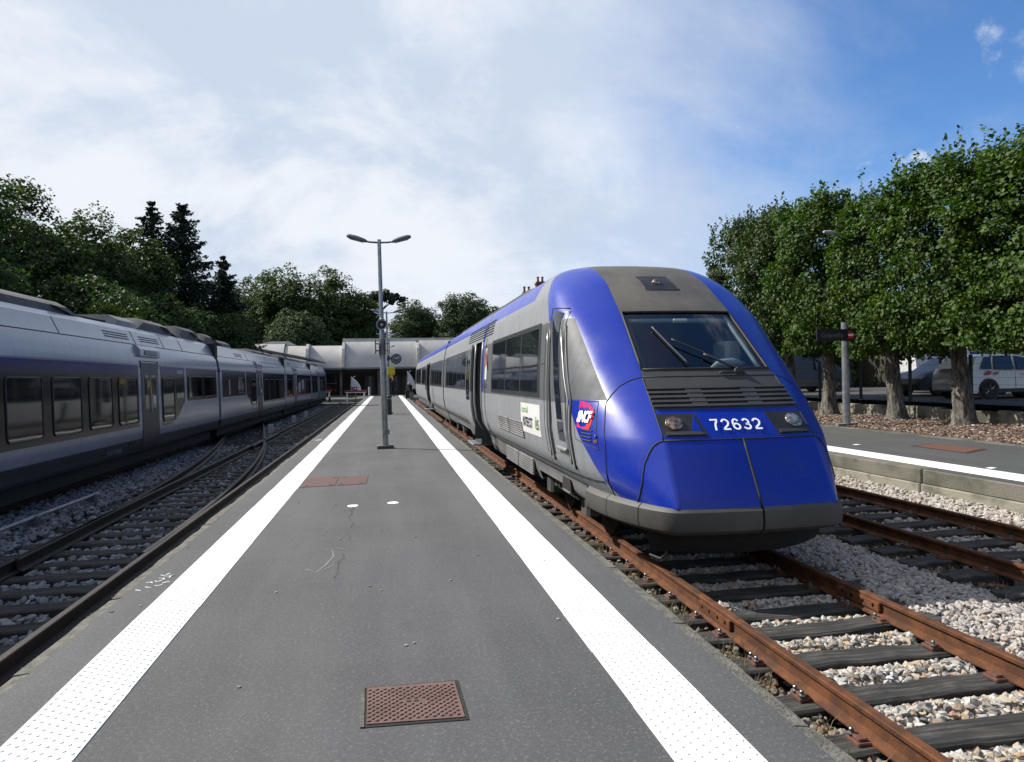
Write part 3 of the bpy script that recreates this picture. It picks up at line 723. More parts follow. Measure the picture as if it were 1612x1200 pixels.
stones('ballast', np.column_stack([p, SZ - .11 + rng.uniform(-.03, .03, len(p))]), rng.uniform(.018, .04, len(p)), 'stone_dirty', 'sparse stones in the dirt strip beside the empty track')
# left side
yl3 = [3.0 + i * .6 for i in range(112)]
p = scatter(24000, -6.4, PL0 - .25, 4.5, 26, 1.2)
d_ = np.array([dv(y) for y in p[:, 1]]); k = off_sleepers(p, yl3, .125, .02) | (p[:, 0] < L1 - 1.38 - d_)
for xr in (-.735, .735): k &= np.abs(p[:, 0] - (L1 + xr)) > .09; k &= (np.abs(p[:, 0] - (L1 + xr - d_)) > .10)
p = p[k]; bank = np.where(p[:, 0] < L1 - 1.35, .05, 0)
stones('ballast', np.column_stack([p, SZ - .06 + bank + rng.uniform(-.035, .03, len(p))]), rng.uniform(.03, .055, len(p)), 'stone_shaded', 'grey-white ballast among the shaded points on the left')
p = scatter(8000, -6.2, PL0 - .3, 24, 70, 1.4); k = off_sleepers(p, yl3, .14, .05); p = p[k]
stones('ballast', np.column_stack([p, SZ - .08 + rng.uniform(-.04, .04, len(p))]), rng.uniform(.04, .075, len(p)), 'stone_shaded', 'distant ballast along the white train up to the buffer stops')
# brown litter on the verge
n = 15000; p = scatter(n, 12.74, 15.84, 9, 34, 1.5)
z = .04 + .10 * ((p[:, 0] - 12.72) / 3.3) + rng.uniform(0, .02, n)
stones('leaf_litter', np.column_stack([p, z]), rng.uniform(.018, .042, n), 'litter', 'brown and pale wood chips and dead leaves under the lime trees', flat=.35)
def tufts(name, spots, mat, label, h=.14, blades=26, spread=.07, w=.004):
    V, F = [], []; q = 0
    for (x, y, z, sc) in spots:
        for _ in range(int(blades * sc)):
            a = random.uniform(0, 2 * pi); r = abs(random.gauss(0, spread * sc)); bx, by = x + r * cos(a), y + r * sin(a) * 1.3
            hh = h * sc * random.uniform(.4, 1.2); ln = random.uniform(.1, .8) * hh; aa = random.uniform(0, 2 * pi); c_, s_ = cos(aa), sin(aa); ww = w * random.uniform(.7, 1.6)
            V += [(bx - s_ * ww, by + c_ * ww, z), (bx + s_ * ww, by - c_ * ww, z), (bx + c_ * ln * .45 - s_ * ww * .7, by + s_ * ln * .45 + c_ * ww * .7, z + hh * .65), (bx + c_ * ln * .45 + s_ * ww * .7, by + s_ * ln * .45 - c_ * ww * .7, z + hh * .65), (bx + c_ * ln, by + s_ * ln, z + hh)]
            F += [(q, q + 1, q + 3), (q, q + 3, q + 2), (q + 2, q + 3, q + 4)]; q += 5
    return tag(np_mesh(name, np.array(V), np.array(F), mat), label, 'weeds', kind='stuff')
sp_ = []
for (x, y, s) in [(2.05, 3.15, 1.2), (2.2, 3.3, 1.0), (2.1, 4.25, 1.1), (2.0, 4.5, .9), (2.2, 4.9, .9), (2.05, 5.3, .9), (2.1, 5.95, 1.0), (2.25, 6.6, 1.1), (2.15, 7.2, 1.2), (2.0, 7.5, .9), (2.3, 2.9, 1.0), (2.4, 5.6, .7), (2.35, 6.3, .8)]:
    for _ in range(5): sp_.append((x + random.uniform(-.08, .08), y + random.uniform(-.12, .12), SZ - .06, s * random.uniform(.8, 1.3)))
tufts('weeds', sp_, 'grass', 'small green weeds growing along the platform foot', h=.13)
tufts('weeds', [(random.uniform(1.95, 2.6), random.uniform(2.5, 9), SZ - .06, random.uniform(.6, 1.3)) for _ in range(110)], 'dry_grass', 'straw-coloured dead grass beside the near rail', h=.15, blades=12, w=.0025)
tufts('weeds', [(random.uniform(5.75, 6.25), random.uniform(4.0, 10), SZ - .11, random.uniform(.5, 1.0)) for _ in range(150)], 'dry_grass', 'dry grass strip between the two right-hand tracks', h=.11, blades=16)
tufts('weeds', [(random.choice([1.93, 2.0, 2.1]) + random.uniform(0, .1), random.uniform(2.6, 11), SZ - .05, random.uniform(.4, .8)) for _ in range(70)], 'grass', 'scattered fresh green weeds hugging the platform edge stones', h=.14, blades=22)
tufts('weeds', [(5.18 + random.gauss(0, .06), 5.05 + random.gauss(0, .06), -.58, .7) for _ in range(14)] , 'grass', 'single green tuft on the pinkish ballast', h=.12, blades=30)
tufts('weeds', [(8.0 + q_ * .4, random.uniform(8, 16), -.62 + q_ * .22, random.uniform(.4, .9)) for q_ in [random.random() for _ in range(60)]], 'grass', 'weeds at the foot of the far platform wall', h=.13)
# nose of the railcar: plan sections by height
_zz=np.linspace(-.5,3.6,400)
def _sm(zs,vs,s=.05):
    v=np.interp(_zz,zs,vs); k=np.exp(-.5*(np.arange(-30,31)*(4.1/399)/s)**2); k/=k.sum()
    return np.convolve(np.pad(v,30,mode='edge'),k,mode='valid')
_W=_sm([-.05,.22,.5,.9,1.5,2.3,2.7,3.0,3.15,3.25,3.3],[1.10,1.16,1.36,1.42,1.42,1.37,1.29,1.14,.92,.6,.3],.04)
_Y=_sm([0,.3,.91,1.20,1.38,1.62,2.35,2.80,3.08,3.22,3.3],[6.46,6.46,6.81,7.10,7.32,7.60,8.46,9.10,9.74,10.4,11.5],.05)
_C=_sm([.3,.93,1.6,2.37,3.06,3.15,3.3],[.83,.81,.77,.71,.66,.55,.15],.03)
_L=_sm([.3,1,1.5,2.4,3.0,3.3],[1.7,1.40,1.12,.82,.8,.6],.1)
def wz(z): return np.interp(z,_zz,_W)
def yc(z): return np.interp(z,_zz,_Y)
def xcz(z): return np.interp(z,_zz,_C)
def lz(z): return np.interp(z,_zz,_L)
A0=radians(25)
FR=np.array([0,.25,.5,.7,.85,.955,1.0])
AA=np.concatenate([[A0+.02],np.linspace(A0+.1,math.pi/2,13)])
def section(z):
    w,y0,xc,L=wz(z),yc(z),xcz(z),lz(z)
    xs=list(FR*xc); ys=list(y0+.06*FR**2)
    f=(np.sin(AA)-sin(A0))/(1-sin(A0)); g=(cos(A0)-np.cos(AA))/cos(A0)
    xs+=list(xc+(w-xc)*f); ys+=list(y0+.06+(L-.06)*g)
    return np.array(xs),np.array(ys)
def side(Y,z):
    xs,ys=section(z); return np.interp(Y,ys,xs)
def front(x,z):
    xs,ys=section(z); return np.interp(abs(x),xs,ys)


# ------------------------------------------------------------------ blue-nosed railcar
rc = thing('railcar_train', (TX, 0, RZ), 'silver and blue railcar with sloping blue nose numbered 72632', 'train')
ZR = sorted(set([.30, .36, .45, .55, .65, .75, .83, .905, .95, 1.05, 1.15, 1.21, 1.27, 1.32, 1.38, 1.46, 1.54, 1.60, 1.645, 1.75, 1.85, 1.95, 2.05, 2.15, 2.25, 2.34, 2.42, 2.52, 2.62, 2.72, 2.82, 2.92, 3.0, 3.06, 3.12, 3.17, 3.21, 3.25, 3.28]))
CAR_END = 27.35; DOOR = (16.30, 17.60)
def ring(z):
    xs, ys = section(z); rear = [11.6, 13.2, 14.8, DOOR[0], DOOR[1], 22.0, CAR_END]
    e = ys[-1]; mid = [e + (11.6 - e) * t for t in (.3, .65)] if e < 11.5 else [11.58, 11.59]
    X_ = list(xs) + [wz(z)] * 9; Y_ = list(ys) + mid + rear
    right = [(TX + a, b_, z) for a, b_ in zip(X_, Y_)]; left = [(TX - a, b_, z) for a, b_ in zip(X_, Y_)]
    return left[::-1] + right[1:]
G = [ring(z) for z in ZR]; NC = len(G[0]); HALF = NC // 2
nf = len(FR)
def skip_shell(i, j):
    z = .5 * (ZR[i] + ZR[i + 1]); k = abs(j + .5 - HALF)
    if 1.645 <= z <= 2.34 and k < nf - 2: return True                      # windscreen opening
    yj = .5 * (G[i][j][1] + G[i][j + 1][1])
    if j < HALF and DOOR[0] < yj < DOOR[1] and z < 2.42: return True         # open passenger door
    return False
mb = MB().grid(G, skip=skip_shell)
mb.add(G[-1], [tuple(range(NC))])
shell = mb.build('body_shell', 'railcar_paint', rc, smooth=38)
# patches that follow the skin
def skin_side(Y, z, off=0.0, s=-1):
    e = .01; x0 = side(Y, z); xy = side(Y + e, z); xz = side(Y, z + e)
    n = Vector((1, -(xy - x0) / e, -(xz - x0) / e)).normalized()
    return Vector((TX + s * (x0 + n.x * off), Y + n.y * off, z + n.z * off))
def skin_front(x, z, off=0.0):
    e = .01; y0 = front(x, z); yx = front(x + e, z); yz = front(x, z + e)
    n = Vector(((yx - y0) / e, -1, (yz - y0) / e)).normalized()
    return Vector((TX + x + n.x * off, y0 + n.y * off, z + n.z * off))
def patch(name, fn, quad, off, mat, parent=None, nu=8, nv=6, back=-.01, smooth=True, rnd=0):
    (a, b_, c_, d) = quad; g0, g1 = [], []
    for i in range(nv + 1):
        v_ = i / nv; r0, r1 = [], []
        for j in range(nu + 1):
            u = j / nu; p = [a[k] * (1 - u) * (1 - v_) + b_[k] * u * (1 - v_) + c_[k] * u * v_ + d[k] * (1 - u) * v_ for k in (0, 1)]
            r0.append(fn(p[0], p[1], off)); r1.append(fn(p[0], p[1], back))
        g0.append(r0); g1.append(r1)
    m_ = MB().grid(g0)
    border = [(0, j) for j in range(nu + 1)] + [(i, nu) for i in range(1, nv + 1)] + [(nv, j) for j in range(nu - 1, -1, -1)] + [(i, 0) for i in range(nv - 1, 0, -1)]
    m_.grid([[g0[i][j] for i, j in border], [g1[i][j] for i, j in border]], close=True)
    return m_.build(name, mat, parent or rc, smooth=30)
def rectp(a0, a1, b0, b1): return ((a0, b0), (a1, b0), (a1, b1), (a0, b1))
def line_on(name, fn, pts, r, mat='seam', off=.0, parent=None, n=6):
    P_ = []
    for (p, q) in zip(pts[:-1], pts[1:]):
        for t in np.linspace(0, 1, 7)[:-1]: P_.append(fn(p[0] + (q[0] - p[0]) * t, p[1] + (q[1] - p[1]) * t, off))
    P_.append(fn(pts[-1][0], pts[-1][1], off))
    return MB().tube(P_, r, n).build(name, mat, parent or rc, smooth=True)
# windscreen and cab
ws = patch('windscreen', skin_front, ((-.755, 1.635), (.755, 1.635), (.70, 2.345), (-.70, 2.345)), -.012, 'cab_glass', back=-.018, nu=14, nv=8)
fr_pts = [(-.745, 1.635), (.745, 1.635), (.69, 2.345), (-.69, 2.345), (-.745, 1.635)]
line_on('windscreen_seal', skin_front, fr_pts, .016, 'seam', 0.0)
line_on('windscreen_frame', skin_front, [(.685, 1.67), (.635, 2.31)], .026, 'frame_light', -.05)
line_on('windscreen_frame', skin_front, [(-.65, 2.285), (.63, 2.285)], .030, 'frame_light', -.07)
line_on('windscreen_frame', skin_front, [(-.69, 1.68), (-.64, 2.30)], .020, 'cab_dark', -.05)
cabi = MB(); yb = 9.6
cabi.add([(TX - .7, 7.5, 1.2), (TX + .7, 7.5, 1.2), (TX + 1.0, yb + .9, 1.2), (TX - 1.0, yb + .9, 1.2)], [(0, 1, 2, 3)])
cabi.add([(TX - 1.05, yb + .4, 1.2), (TX + 1.05, yb + .4, 1.2), (TX + 1.05, yb + .4, 2.75), (TX - 1.05, yb + .4, 2.75)], [(0, 1, 2, 3)])
cabi.add([(TX - .85, 7.75, 1.2), (TX - 1.0, yb + .4, 1.2), (TX - .93, yb + .4, 2.72), (TX - .62, 8.95, 2.42)], [(0, 1, 2, 3)])
cabi.add([(TX + .85, 7.75, 1.2), (TX + 1.0, yb + .4, 1.2), (TX + .93, yb + .4, 2.72), (TX + .62, 8.95, 2.42)], [(0, 1, 2, 3)])
cabi.build('cab_interior', 'cab_dark', rc)
MB().cbox(TX - .8, TX + .8, 7.72, 8.25, 1.3, 1.60, .05).build('driving_desk', 'cab_desk', rc)
MB().cbox(TX + .58, TX + .80, 8.35, 8.75, 1.55, 1.98, .04).build('cab_cupboard', 'cab_white', rc)
MB().tube([(TX + .22, 7.98, 1.64), (TX + .32, 8.0, 1.70), (TX + .50, 8.02, 1.71), (TX + .66, 8.04, 1.68)], [.03, .05, .05, .03], 8).build('paper_roll', 'cab_white', rc, smooth=True)
MB().cbox(TX - .36, TX + .06, 8.7, 8.95, 1.45, 2.12, .08).build('driver_seat', 'seat_red', rc)
MB().cbox(TX - .1, TX + .08, 8.33, 8.36, 2.20, 2.25, .01).build('sun_visor_tab', 'frame_light', rc)
# wipers
line_on('wiper_blade', skin_front, [(-.42, 2.13), (-.33, 1.93), (-.20, 1.67)], .013, 'black_plastic', .02)
line_on('wiper_arm', skin_front, [(-.27, 1.96), (.02, 1.80), (.34, 1.60)], .008, 'black_plastic', .035)
line_on('wiper_arm', skin_front, [(.02, 1.78), (.30, 1.63), (.38, 1.58)], .014, 'black_plastic', .03)
MB().lathe([(0, -.03), (.05, -.03), (.05, .02), (.03, .035), (0, .035)], skin_front(.34, 1.595, .01), axis='y', n=10).build('wiper_pivot', 'black_plastic', rc)
line_on('wiper_arm', skin_front, [(.10, 1.575), (.40, 1.575)], .012, 'black_plastic', .02)
# ventilation grille between windscreen and number panel
line_on('panel_joint', skin_front, [(-.77, 1.555), (.77, 1.555)], .007)
patch('grille_recess', skin_front, ((-.775, 1.235), (.775, 1.235), (.765, 1.425), (-.765, 1.425)), .004, 'slot', nu=14)
for k in range(5):
    zc = 1.240 + k * .0455
    patch('grille_slat', skin_front, ((-.79, zc - .011), (.79, zc - .011), (.79, zc + .011), (-.79, zc + .011)), .024, 'dark_grey', nu=14, nv=2, back=.0)
for k in range(4):
    zc = 1.262 + k * .0455
    for xk in (-.30 + k * .0, .32): patch('grille_bridge', skin_front, rectp(xk - .085, xk + .085, zc - .014, zc + .014), .018, 'dark_grey', nu=4, nv=2)
# number panel
line_on('panel_joint', skin_front, [(-.81, .92), (.81, .92)], .009)
for s in (-1, 1): line_on('panel_joint', skin_front, [(s * .815, .92), (s * .80, 1.22), (s * .775, 1.55)], .008)
c0 = skin_front(0.0, 1.055, .006); upn = (skin_front(0, 1.12) - skin_front(0, .99)).normalized()
def arcp(cx_, cy_, rx_, ry_, a0, a1, n=14): return [(cx_ + rx_ * cos(radians(a0 + (a1 - a0) * i / n)), cy_ + ry_ * sin(radians(a0 + (a1 - a0) * i / n))) for i in range(n + 1)]
GLY = {'7': [[(.02, .93), (.55, .93), (.46, .80), (.36, .62), (.28, .40), (.22, .0)]],
       '2': [arcp(.285, .68, .22, .25, 172, -28) + [(.40, .42), (.20, .24), (.08, .10), (.06, .07), (.53, .07)]],
       '6': [arcp(.285, .31, .215, .24, 0, 360, 22), arcp(.30, .50, .225, .43, 38, 190, 14)],
       '3': [arcp(.275, .695, .195, .235, 160, -80, 14) + [(.24, .50)], [(.24, .50)] + arcp(.275, .29, .225, .225, 88, -165, 16)]}
mb = MB(); ox = skin_front(0.0, 1.055, .010); nn_ = Vector((1, 0, 0)).cross(upn); hh_ = .152; adv = .114
for ci_, ch in enumerate('72632'):
    for path in GLY[ch]:
        for sgn in (0,):
            g = []
            for i, p_ in enumerate(path):
                a_ = Vector(path[max(i - 1, 0)]); b2_ = Vector(path[min(i + 1, len(path) - 1)]); t_ = (b2_ - a_).normalized(); n2_ = Vector((-t_.y, t_.x)) * .068
                row = []
                for q_ in (n2_, -n2_):
                    u_ = (ci_ - 2.5) * adv + (p_[0] + q_.x) * hh_ * 1.02; v_ = (p_[1] + q_.y - .5) * hh_
                    row.append(ox + Vector((1, 0, 0)) * u_ + upn * v_)
                g.append(row)
            mb.grid(g)
mb.build('number_lettering', 'ink_white', rc, fix=False)
for s, x0, x1, lens, lx in ((-1, -.785, -.375, 'lens_amber', -.655), (1, .385, .775, 'lens_clear', .655)):
    if s < 0: q = ((-.785, .955), (-.345, .955), (-.40, 1.17), (-.80, 1.17))
    else: q = ((.42, .955), (.79, .955), (.785, 1.17), (.365, 1.17))
    hb = patch('headlight', skin_front, q, .004, 'black_plastic', nu=6, nv=4)
    cxy = skin_front(lx, 1.075, .012)
    nrm = (skin_front(lx, 1.075, .05) - skin_front(lx, 1.075, 0)).normalized()
    prof = [(.090, -.004), (.090, .010), (.080, .014), (.074, .010), (.072, .012), (.05, .016), (.025, .018), (0.0, .018)]
    t1 = Vector((1, 0, 0)); t1 = (t1 - nrm * t1.dot(nrm)).normalized(); t2 = nrm.cross(t1)
    g = [[cxy + (t1 * cos(k * pi / 10) + t2 * sin(k * pi / 10)) * r_ + nrm * h_ for k in range(20)] for r_, h_ in prof]
    MB().grid(g, close=True).build('lens', lens, hb, smooth=True)
    tri = ((q[0][0] + .02, .965), (q[1][0] - .02, .965), (q[1][0] - .07, .995), (q[0][0] + .02, .995))
    patch('sill', skin_front, tri, .016, 'dark_grey', hb, nu=6, nv=2)
    if s < 0: patch('reflector', skin_front, ((-.50, 1.0), (-.40, 1.0), (-.425, 1.15), (-.43, 1.15)), .012, 'railcar_paint', hb, nu=3, nv=3)
# lower hood seams
line_on('hood_joint', skin_front, [(0.0, .30), (0.0, .92)], .013)
arc = [(-.81, .92), (-.86, .905), (-.91, .87), (-.955, .80), (-1.00, .70), (-1.03, .58), (-1.05, .45), (-1.06, .31)]
for s in (-1, 1): line_on('hood_joint', skin_front, [(s * -a, b_) for a, b_ in arc], .009)
for s in (-1, 1):
    sf = (lambda Y, z, off, s=s: skin_side(Y, z, off, s))
    line_on('pillar_joint', sf, [(7.63, 1.30), (7.53, 1.11), (7.42, .85), (7.39, .55), (7.40, .32)], .007)
    line_on('pillar_joint', skin_front, [(s * .775, 1.555), (s * .82, 1.545), (s * .91, 1.52), (s * 1.02, 1.46), (s * 1.11, 1.37), (s * 1.165, 1.30)], .007)
# marker light high on the brow
patch('marker_light', skin_front, ((-.215, 2.665), (.225, 2.665), (.195, 2.885), (-.235, 2.885)), .004, 'black_plastic', nu=4, nv=4)
cm = skin_front(-.03, 2.77, .006)
MB().lathe([(.0, -.022), (.04, -.018), (.055, 0), (.055, .02)], cm, axis='y', n=16).build('marker_lens', 'lens_amber', rc, smooth=True)
line_on('marker_rim', skin_front, [(-.215, 2.665), (.225, 2.665), (.195, 2.885), (-.235, 2.885), (-.215, 2.665)], .008, 'seam')
# bumper: grey band in panels round the nose, then the plough below
def bring(z, out, back_y):
    xs, ys = section(.33); P_ = []
    for a, b_ in zip(xs, ys):
        P_.append((a + out * (a / xs.max()), b_ - out * 1.0 * (1 - a / (xs.max() + .001)) ))
    return P_
def bumper(x_sign, u0, u1, gap0=0.0):
    lv = [(.315, -.012), (.292, .022), (.268, .045), (.14, .05), (.085, .035), (.045, -.02), (.06, -.10)]
    xs, ys = section(.33); s_ = np.concatenate([[0], np.cumsum(np.hypot(np.diff(xs), np.diff(ys)))]); ss = np.linspace(u0, u1, 14)
    g = []
    for z, out in lv:
        row = []
        for q in ss:
            a, b_ = np.interp(q, s_, xs), np.interp(q, s_, ys); t = q
            n_ = Vector((np.interp(q + .02, s_, ys) - np.interp(q - .02, s_, ys), -(np.interp(q + .02, s_, xs) - np.interp(q - .02, s_, xs)))).normalized()
            row.append((TX + x_sign * (a + n_.x * out), b_ + n_.y * out, z))
        g.append(row)
    m_ = MB().grid(g); m_.add([r_[0] for r_ in g], [tuple(range(len(g)))]); m_.add([r_[-1] for r_ in g], [tuple(range(len(g)))])
    return m_.build('bumper_panel', 'bumper_grey', rc, smooth=28)
for s in (-1, 1): bumper(s, .012, 1.265); bumper(s, 1.28, 1.86); bumper(s, 1.872, 2.55)
pl_ = MB()
pg = [[(TX + x * k, 6.62 + dy_ + .30 * abs(x) ** 2.2, z) for x in np.linspace(-1.0, 1.0, 15)] for z, dy_, k in ((.07, .06, .98), (-.06, .10, .95), (-.16, .14, .92), (-.22, .22, .88))]
pl_.grid(pg); pl_.build('plough', 'soot', rc, smooth=40)
MB().box(TX - .95, TX + .95, 7.0, 26.5, -.02, .32).build('underframe', 'soot', rc)
MB().tube([(TX - .92, 7.05, -.24), (TX - .86, 6.9, -.25), (TX - .8, 6.88, -.18)], .012, 6).build('brake_hose', 'dark_grey', rc)
# lower skirts with bogie openings
def skirt(y0, y1, z0=.02, mat='silver_trim', arch=None):
    ys = np.linspace(y0, y1, 9); g = []
    for z, dxx in ((.315, .0), (.24, -.035), (.15, -.05), (z0, -.11), (z0 + .01, -.16)):
        row = []
        for q in ys:
            zz_ = z
            if arch and z < .2: zz_ = max(z, arch(q))
            row.append((TX - (side(q, .33) + dxx + .02), q, zz_))
        g.append(row)
    return MB().grid(g).build('skirt_panel', mat, rc, smooth=40)
skirt(8.16, 9.02, .08); skirt(9.03, 9.75, .10); skirt(9.76, 11.05, .06, arch=lambda q: .14 + .0 * q); skirt(11.07, 14.0, .0); skirt(14.02, 16.28, .0); skirt(17.62, 20.5, .02); skirt(20.52, 24.4, .1); skirt(24.42, CAR_END, .05)
sk = lambda Y, z, off: Vector((TX - (side(Y, .33) - .0 + off), Y, z))
patch('step_hole', sk, ((8.92, .10), (9.42, .10), (9.36, .27), (8.98, .27)), .012, 'slot', nu=3, nv=2)
MB().cbox(TX - side(9.1, .33) - .02, TX - side(9.1, .33) + .2, 8.98, 9.36, .09, .115, .006).build('cab_step', 'galvanised_dull', rc)
line_on('skirt_joint', skin_side, [(7.47, .45), (9.0, .42), (16.2, .42)], .007)
line_on('skirt_joint', skin_side, [(17.7, .42), (27.2, .42)], .007)
# bogies with wheels
def bogie(parent, cx, cy):
    fr_ = MB()
    for s in (-1, 1): fr_.cbox(cx + s * .98 - .07, cx + s * .98 + .07, cy - 1.55, cy + 1.55, -.05, .12, .03)
    fr_.cbox(cx - 1.0, cx + 1.0, cy - .3, cy + .3, .0, .2, .03)
    b0 = fr_.build('bogie', 'soot', parent)
    for s in (-1, 1):
        for d in (-1.0, 1.0):
            MB().lathe([(0, -.05), (.38, -.05), (.42, -.05), (.42, -.03), (.395, .0), (.39, .06), (.33, .065), (.30, .03), (.12, .03), (.11, .07), (0, .07)], (cx + s * .735, cy + d, RZ + .42), axis='x', n=24).build('wheel', 'rail_dark', b0)
            MB().cbox(cx + s * 1.0 - .1, cx + s * 1.0 + .1, cy + d - .16, cy + d + .16, -.16, .08, .04).build('axle_box', 'roof_gear', b0)
            MB().tube([(cx + s * 1.0, cy + d * .62, -.02), (cx + s * 1.0, cy + d * .62, .26)], .09, 10).build('spring', 'roof_gear', b0)
            MB().tube([(cx + s * 1.06, cy + d * .4, .0), (cx + s * 1.06, cy + d * .2, .22)], .035, 8).build('damper', 'concrete', b0)
for cy in (9.9, 24.6, 29.8, 50.5): bogie(rc, TX, cy)
# cab door with handrails
patch('cab_door', skin_side, ((8.46, .62), (9.14, .62), (9.36, 2.46), (8.98, 2.40)), .005, 'railcar_paint', nu=5, nv=14)
patch('door_window', skin_side, ((8.54, .80), (8.82, .80), (9.30, 2.44), (9.02, 2.38)), .012, 'window_blue', nu=5, nv=12)
line_on('door_joint', skin_side, [(9.20, .58), (9.24, 1.4), (9.40, 2.48), (9.0, 2.44)], .010)
line_on('door_joint', skin_side, [(8.42, .58), (8.47, 1.4), (8.95, 2.40)], .010)
line_on('door_sill', skin_side, [(8.46, .70), (8.94, .70)], .028, 'silver_trim', .02)
for yy, yy2 in ((9.28, 9.36), (8.22, 8.84)):
    line_on('handrail_recess', skin_side, [(yy, .50), (yy + .02, 1.3), (yy2, 2.20)], .022, 'dark_grey', .0)
    line_on('handrail', skin_side, [(yy + .03, .56), (yy + .045, 1.3), (yy2 + .02, 2.15)], .012, 'handrail', .035)
# logo hatch
line_on('hatch_joint', skin_side, [(7.72, 1.295), (8.19, 1.295), (8.07, .87), (7.52, .79), (7.72, 1.295)], .005)
for k in range(4): line_on('hatch_louvre', skin_side, [(7.66, .975 - k * .036), (7.90, .985 - k * .036)], .008)
lg = [(-.17, -.135), (.155, -.15), (.185, .03), (.15, .10), (.04, .16), (-.06, .185), (-.16, .19)]
def logo(parent, y0, z0, sc=1.0):
    poly = [skin_side(y0 - a * sc, z0 + b_ * sc, .006) for a, b_ in lg]
    m_ = MB(); cpt = sum(poly, Vector()) / len(poly); n = len(poly)
    m_.add([cpt] + poly, [(0, 1 + i, 1 + (i + 1) % n) for i in range(n)])
    m_.build('logo', 'logo_red', parent)
    r_ = (skin_side(y0 - .1, z0) - skin_side(y0 + .1, z0)).normalized(); u_ = (skin_side(y0, z0 + .1) - skin_side(y0, z0 - .1)).normalized()
    text_obj('logo_lettering', 'SNCF', .185 * sc, 'ink_white', parent, skin_side(y0 - .005, z0 - .005, .012), r_, u_, sx=.78, shear=.22, thick=.001, space=.82, offset=.008)
logo(rc, 7.87, 1.125, .90)
MB().lathe([(0, -.008), (.016, -.008), (.016, 0)], skin_side(7.585, .93, .01), axis='x', n=8).build('hatch_lock', 'handrail', rc)
patch('hatch_label', skin_side, rectp(7.55, 7.62, .855, .89), .006, 'rust_plate', nu=2, nv=2)
# side windows
def win(y0, y1, z0=1.36, z1=2.26, off=.006): return patch('window', skin_side, rectp(y0, y1, z0, z1), off, 'window_dark', nu=3, nv=8)
patch('window_frame', skin_side, rectp(9.95, 14.75, 1.29, 2.33), .003, 'ribbon', nu=10, nv=10)
for a, b_ in ((10.12, 11.42), (11.52, 12.95), (13.05, 14.6)): win(a, b_)
line_on('panel_joint', skin_side, [(9.62, .45), (9.66, 1.3), (9.64, 2.32)], .006)
line_on('panel_joint', skin_side, [(9.62, 1.76), (9.92, 1.76)], .006)
st = patch('advert_panel', skin_side, rectp(9.94, 11.40, .735, 1.185), .007, 'sticker_white', nu=4, nv=4)
r_ = Vector((0, -1, 0)); u_ = (skin_side(10.7, 1.1) - skin_side(10.7, .8)).normalized()
text_obj('advert_lettering', 'corail', .155, 'ink_green', st, skin_side(11.05, 1.09, .014), r_, u_, sx=1.5)
text_obj('advert_lettering', 'INTERCIT', .20, 'ink_dark', st, skin_side(10.83, .90, .014), r_, u_, sx=.95, offset=.004, space=.9)
text_obj('advert_lettering', 'S', .20, 'ink_dark', st, skin_side(10.06, .90, .014), r_, u_, sx=1.0, offset=.004)
text_obj('advert_lettering', '\u00e9', .27, 'ink_green', st, skin_side(10.21, .92, .014), r_, u_, sx=1.0, offset=.006)
patch('poster', skin_side, rectp(15.45, 15.80, 1.55, 2.22), .008, 'sticker_white', nu=2, nv=5)
patch('poster_picture', skin_side, ((15.50, 1.85), (15.74, 1.80), (15.76, 2.12), (15.52, 2.19)), .011, 'ink_orange', nu=2, nv=3)
patch('label_plate', skin_side, rectp(15.42, 15.95, 1.37, 1.46), .007, 'dark_grey', nu=2, nv=2)
# lower vents
for zlo in (.30, .0):
    vb = patch('vent', sk if zlo < .2 else skin_side, rectp(11.3, 13.95, zlo + .33 if zlo > .2 else .03, zlo + .57 if zlo > .2 else .26), .004, 'dark_grey', nu=4, nv=2)
    fn = sk if zlo < .2 else skin_side
    for k in range(7):
        zc = (.035 if zlo < .2 else .635) + k * .038
        for a, b_ in ((11.32, 12.58), (12.64, 13.93)): patch('vent_slat', fn, rectp(a, b_, zc, zc + .02), .022, 'silver_trim', vb, nu=2, nv=1)
# roof vents above the door, roof fairing
for k in range(6):
    line_on('roof_louvre', skin_side, [(14.9, 2.50 + k * .055), (19.4, 2.50 + k * .055)], .012, 'slot', .002)
g = [[(TX + x, y, z) for x, z in ((-.80, 3.10), (-.78, 3.27), (-.6, 3.33), (.6, 3.33), (.78, 3.27), (.80, 3.10))] for y in (13.6, 13.9, 20.0, 26.4, 26.7)]
for row, k in ((0, .12), (4, .12)): g[row] = [(p[0], p[1], p[2] - k if p[2] > 3.1 else p[2]) for p in g[row]]
fz = MB().grid(g); fz.add(g[0], [tuple(range(6))]); fz.add(g[-1], [tuple(range(6))]); fz.build('roof_fairing', 'roof_gear', rc, smooth=30)
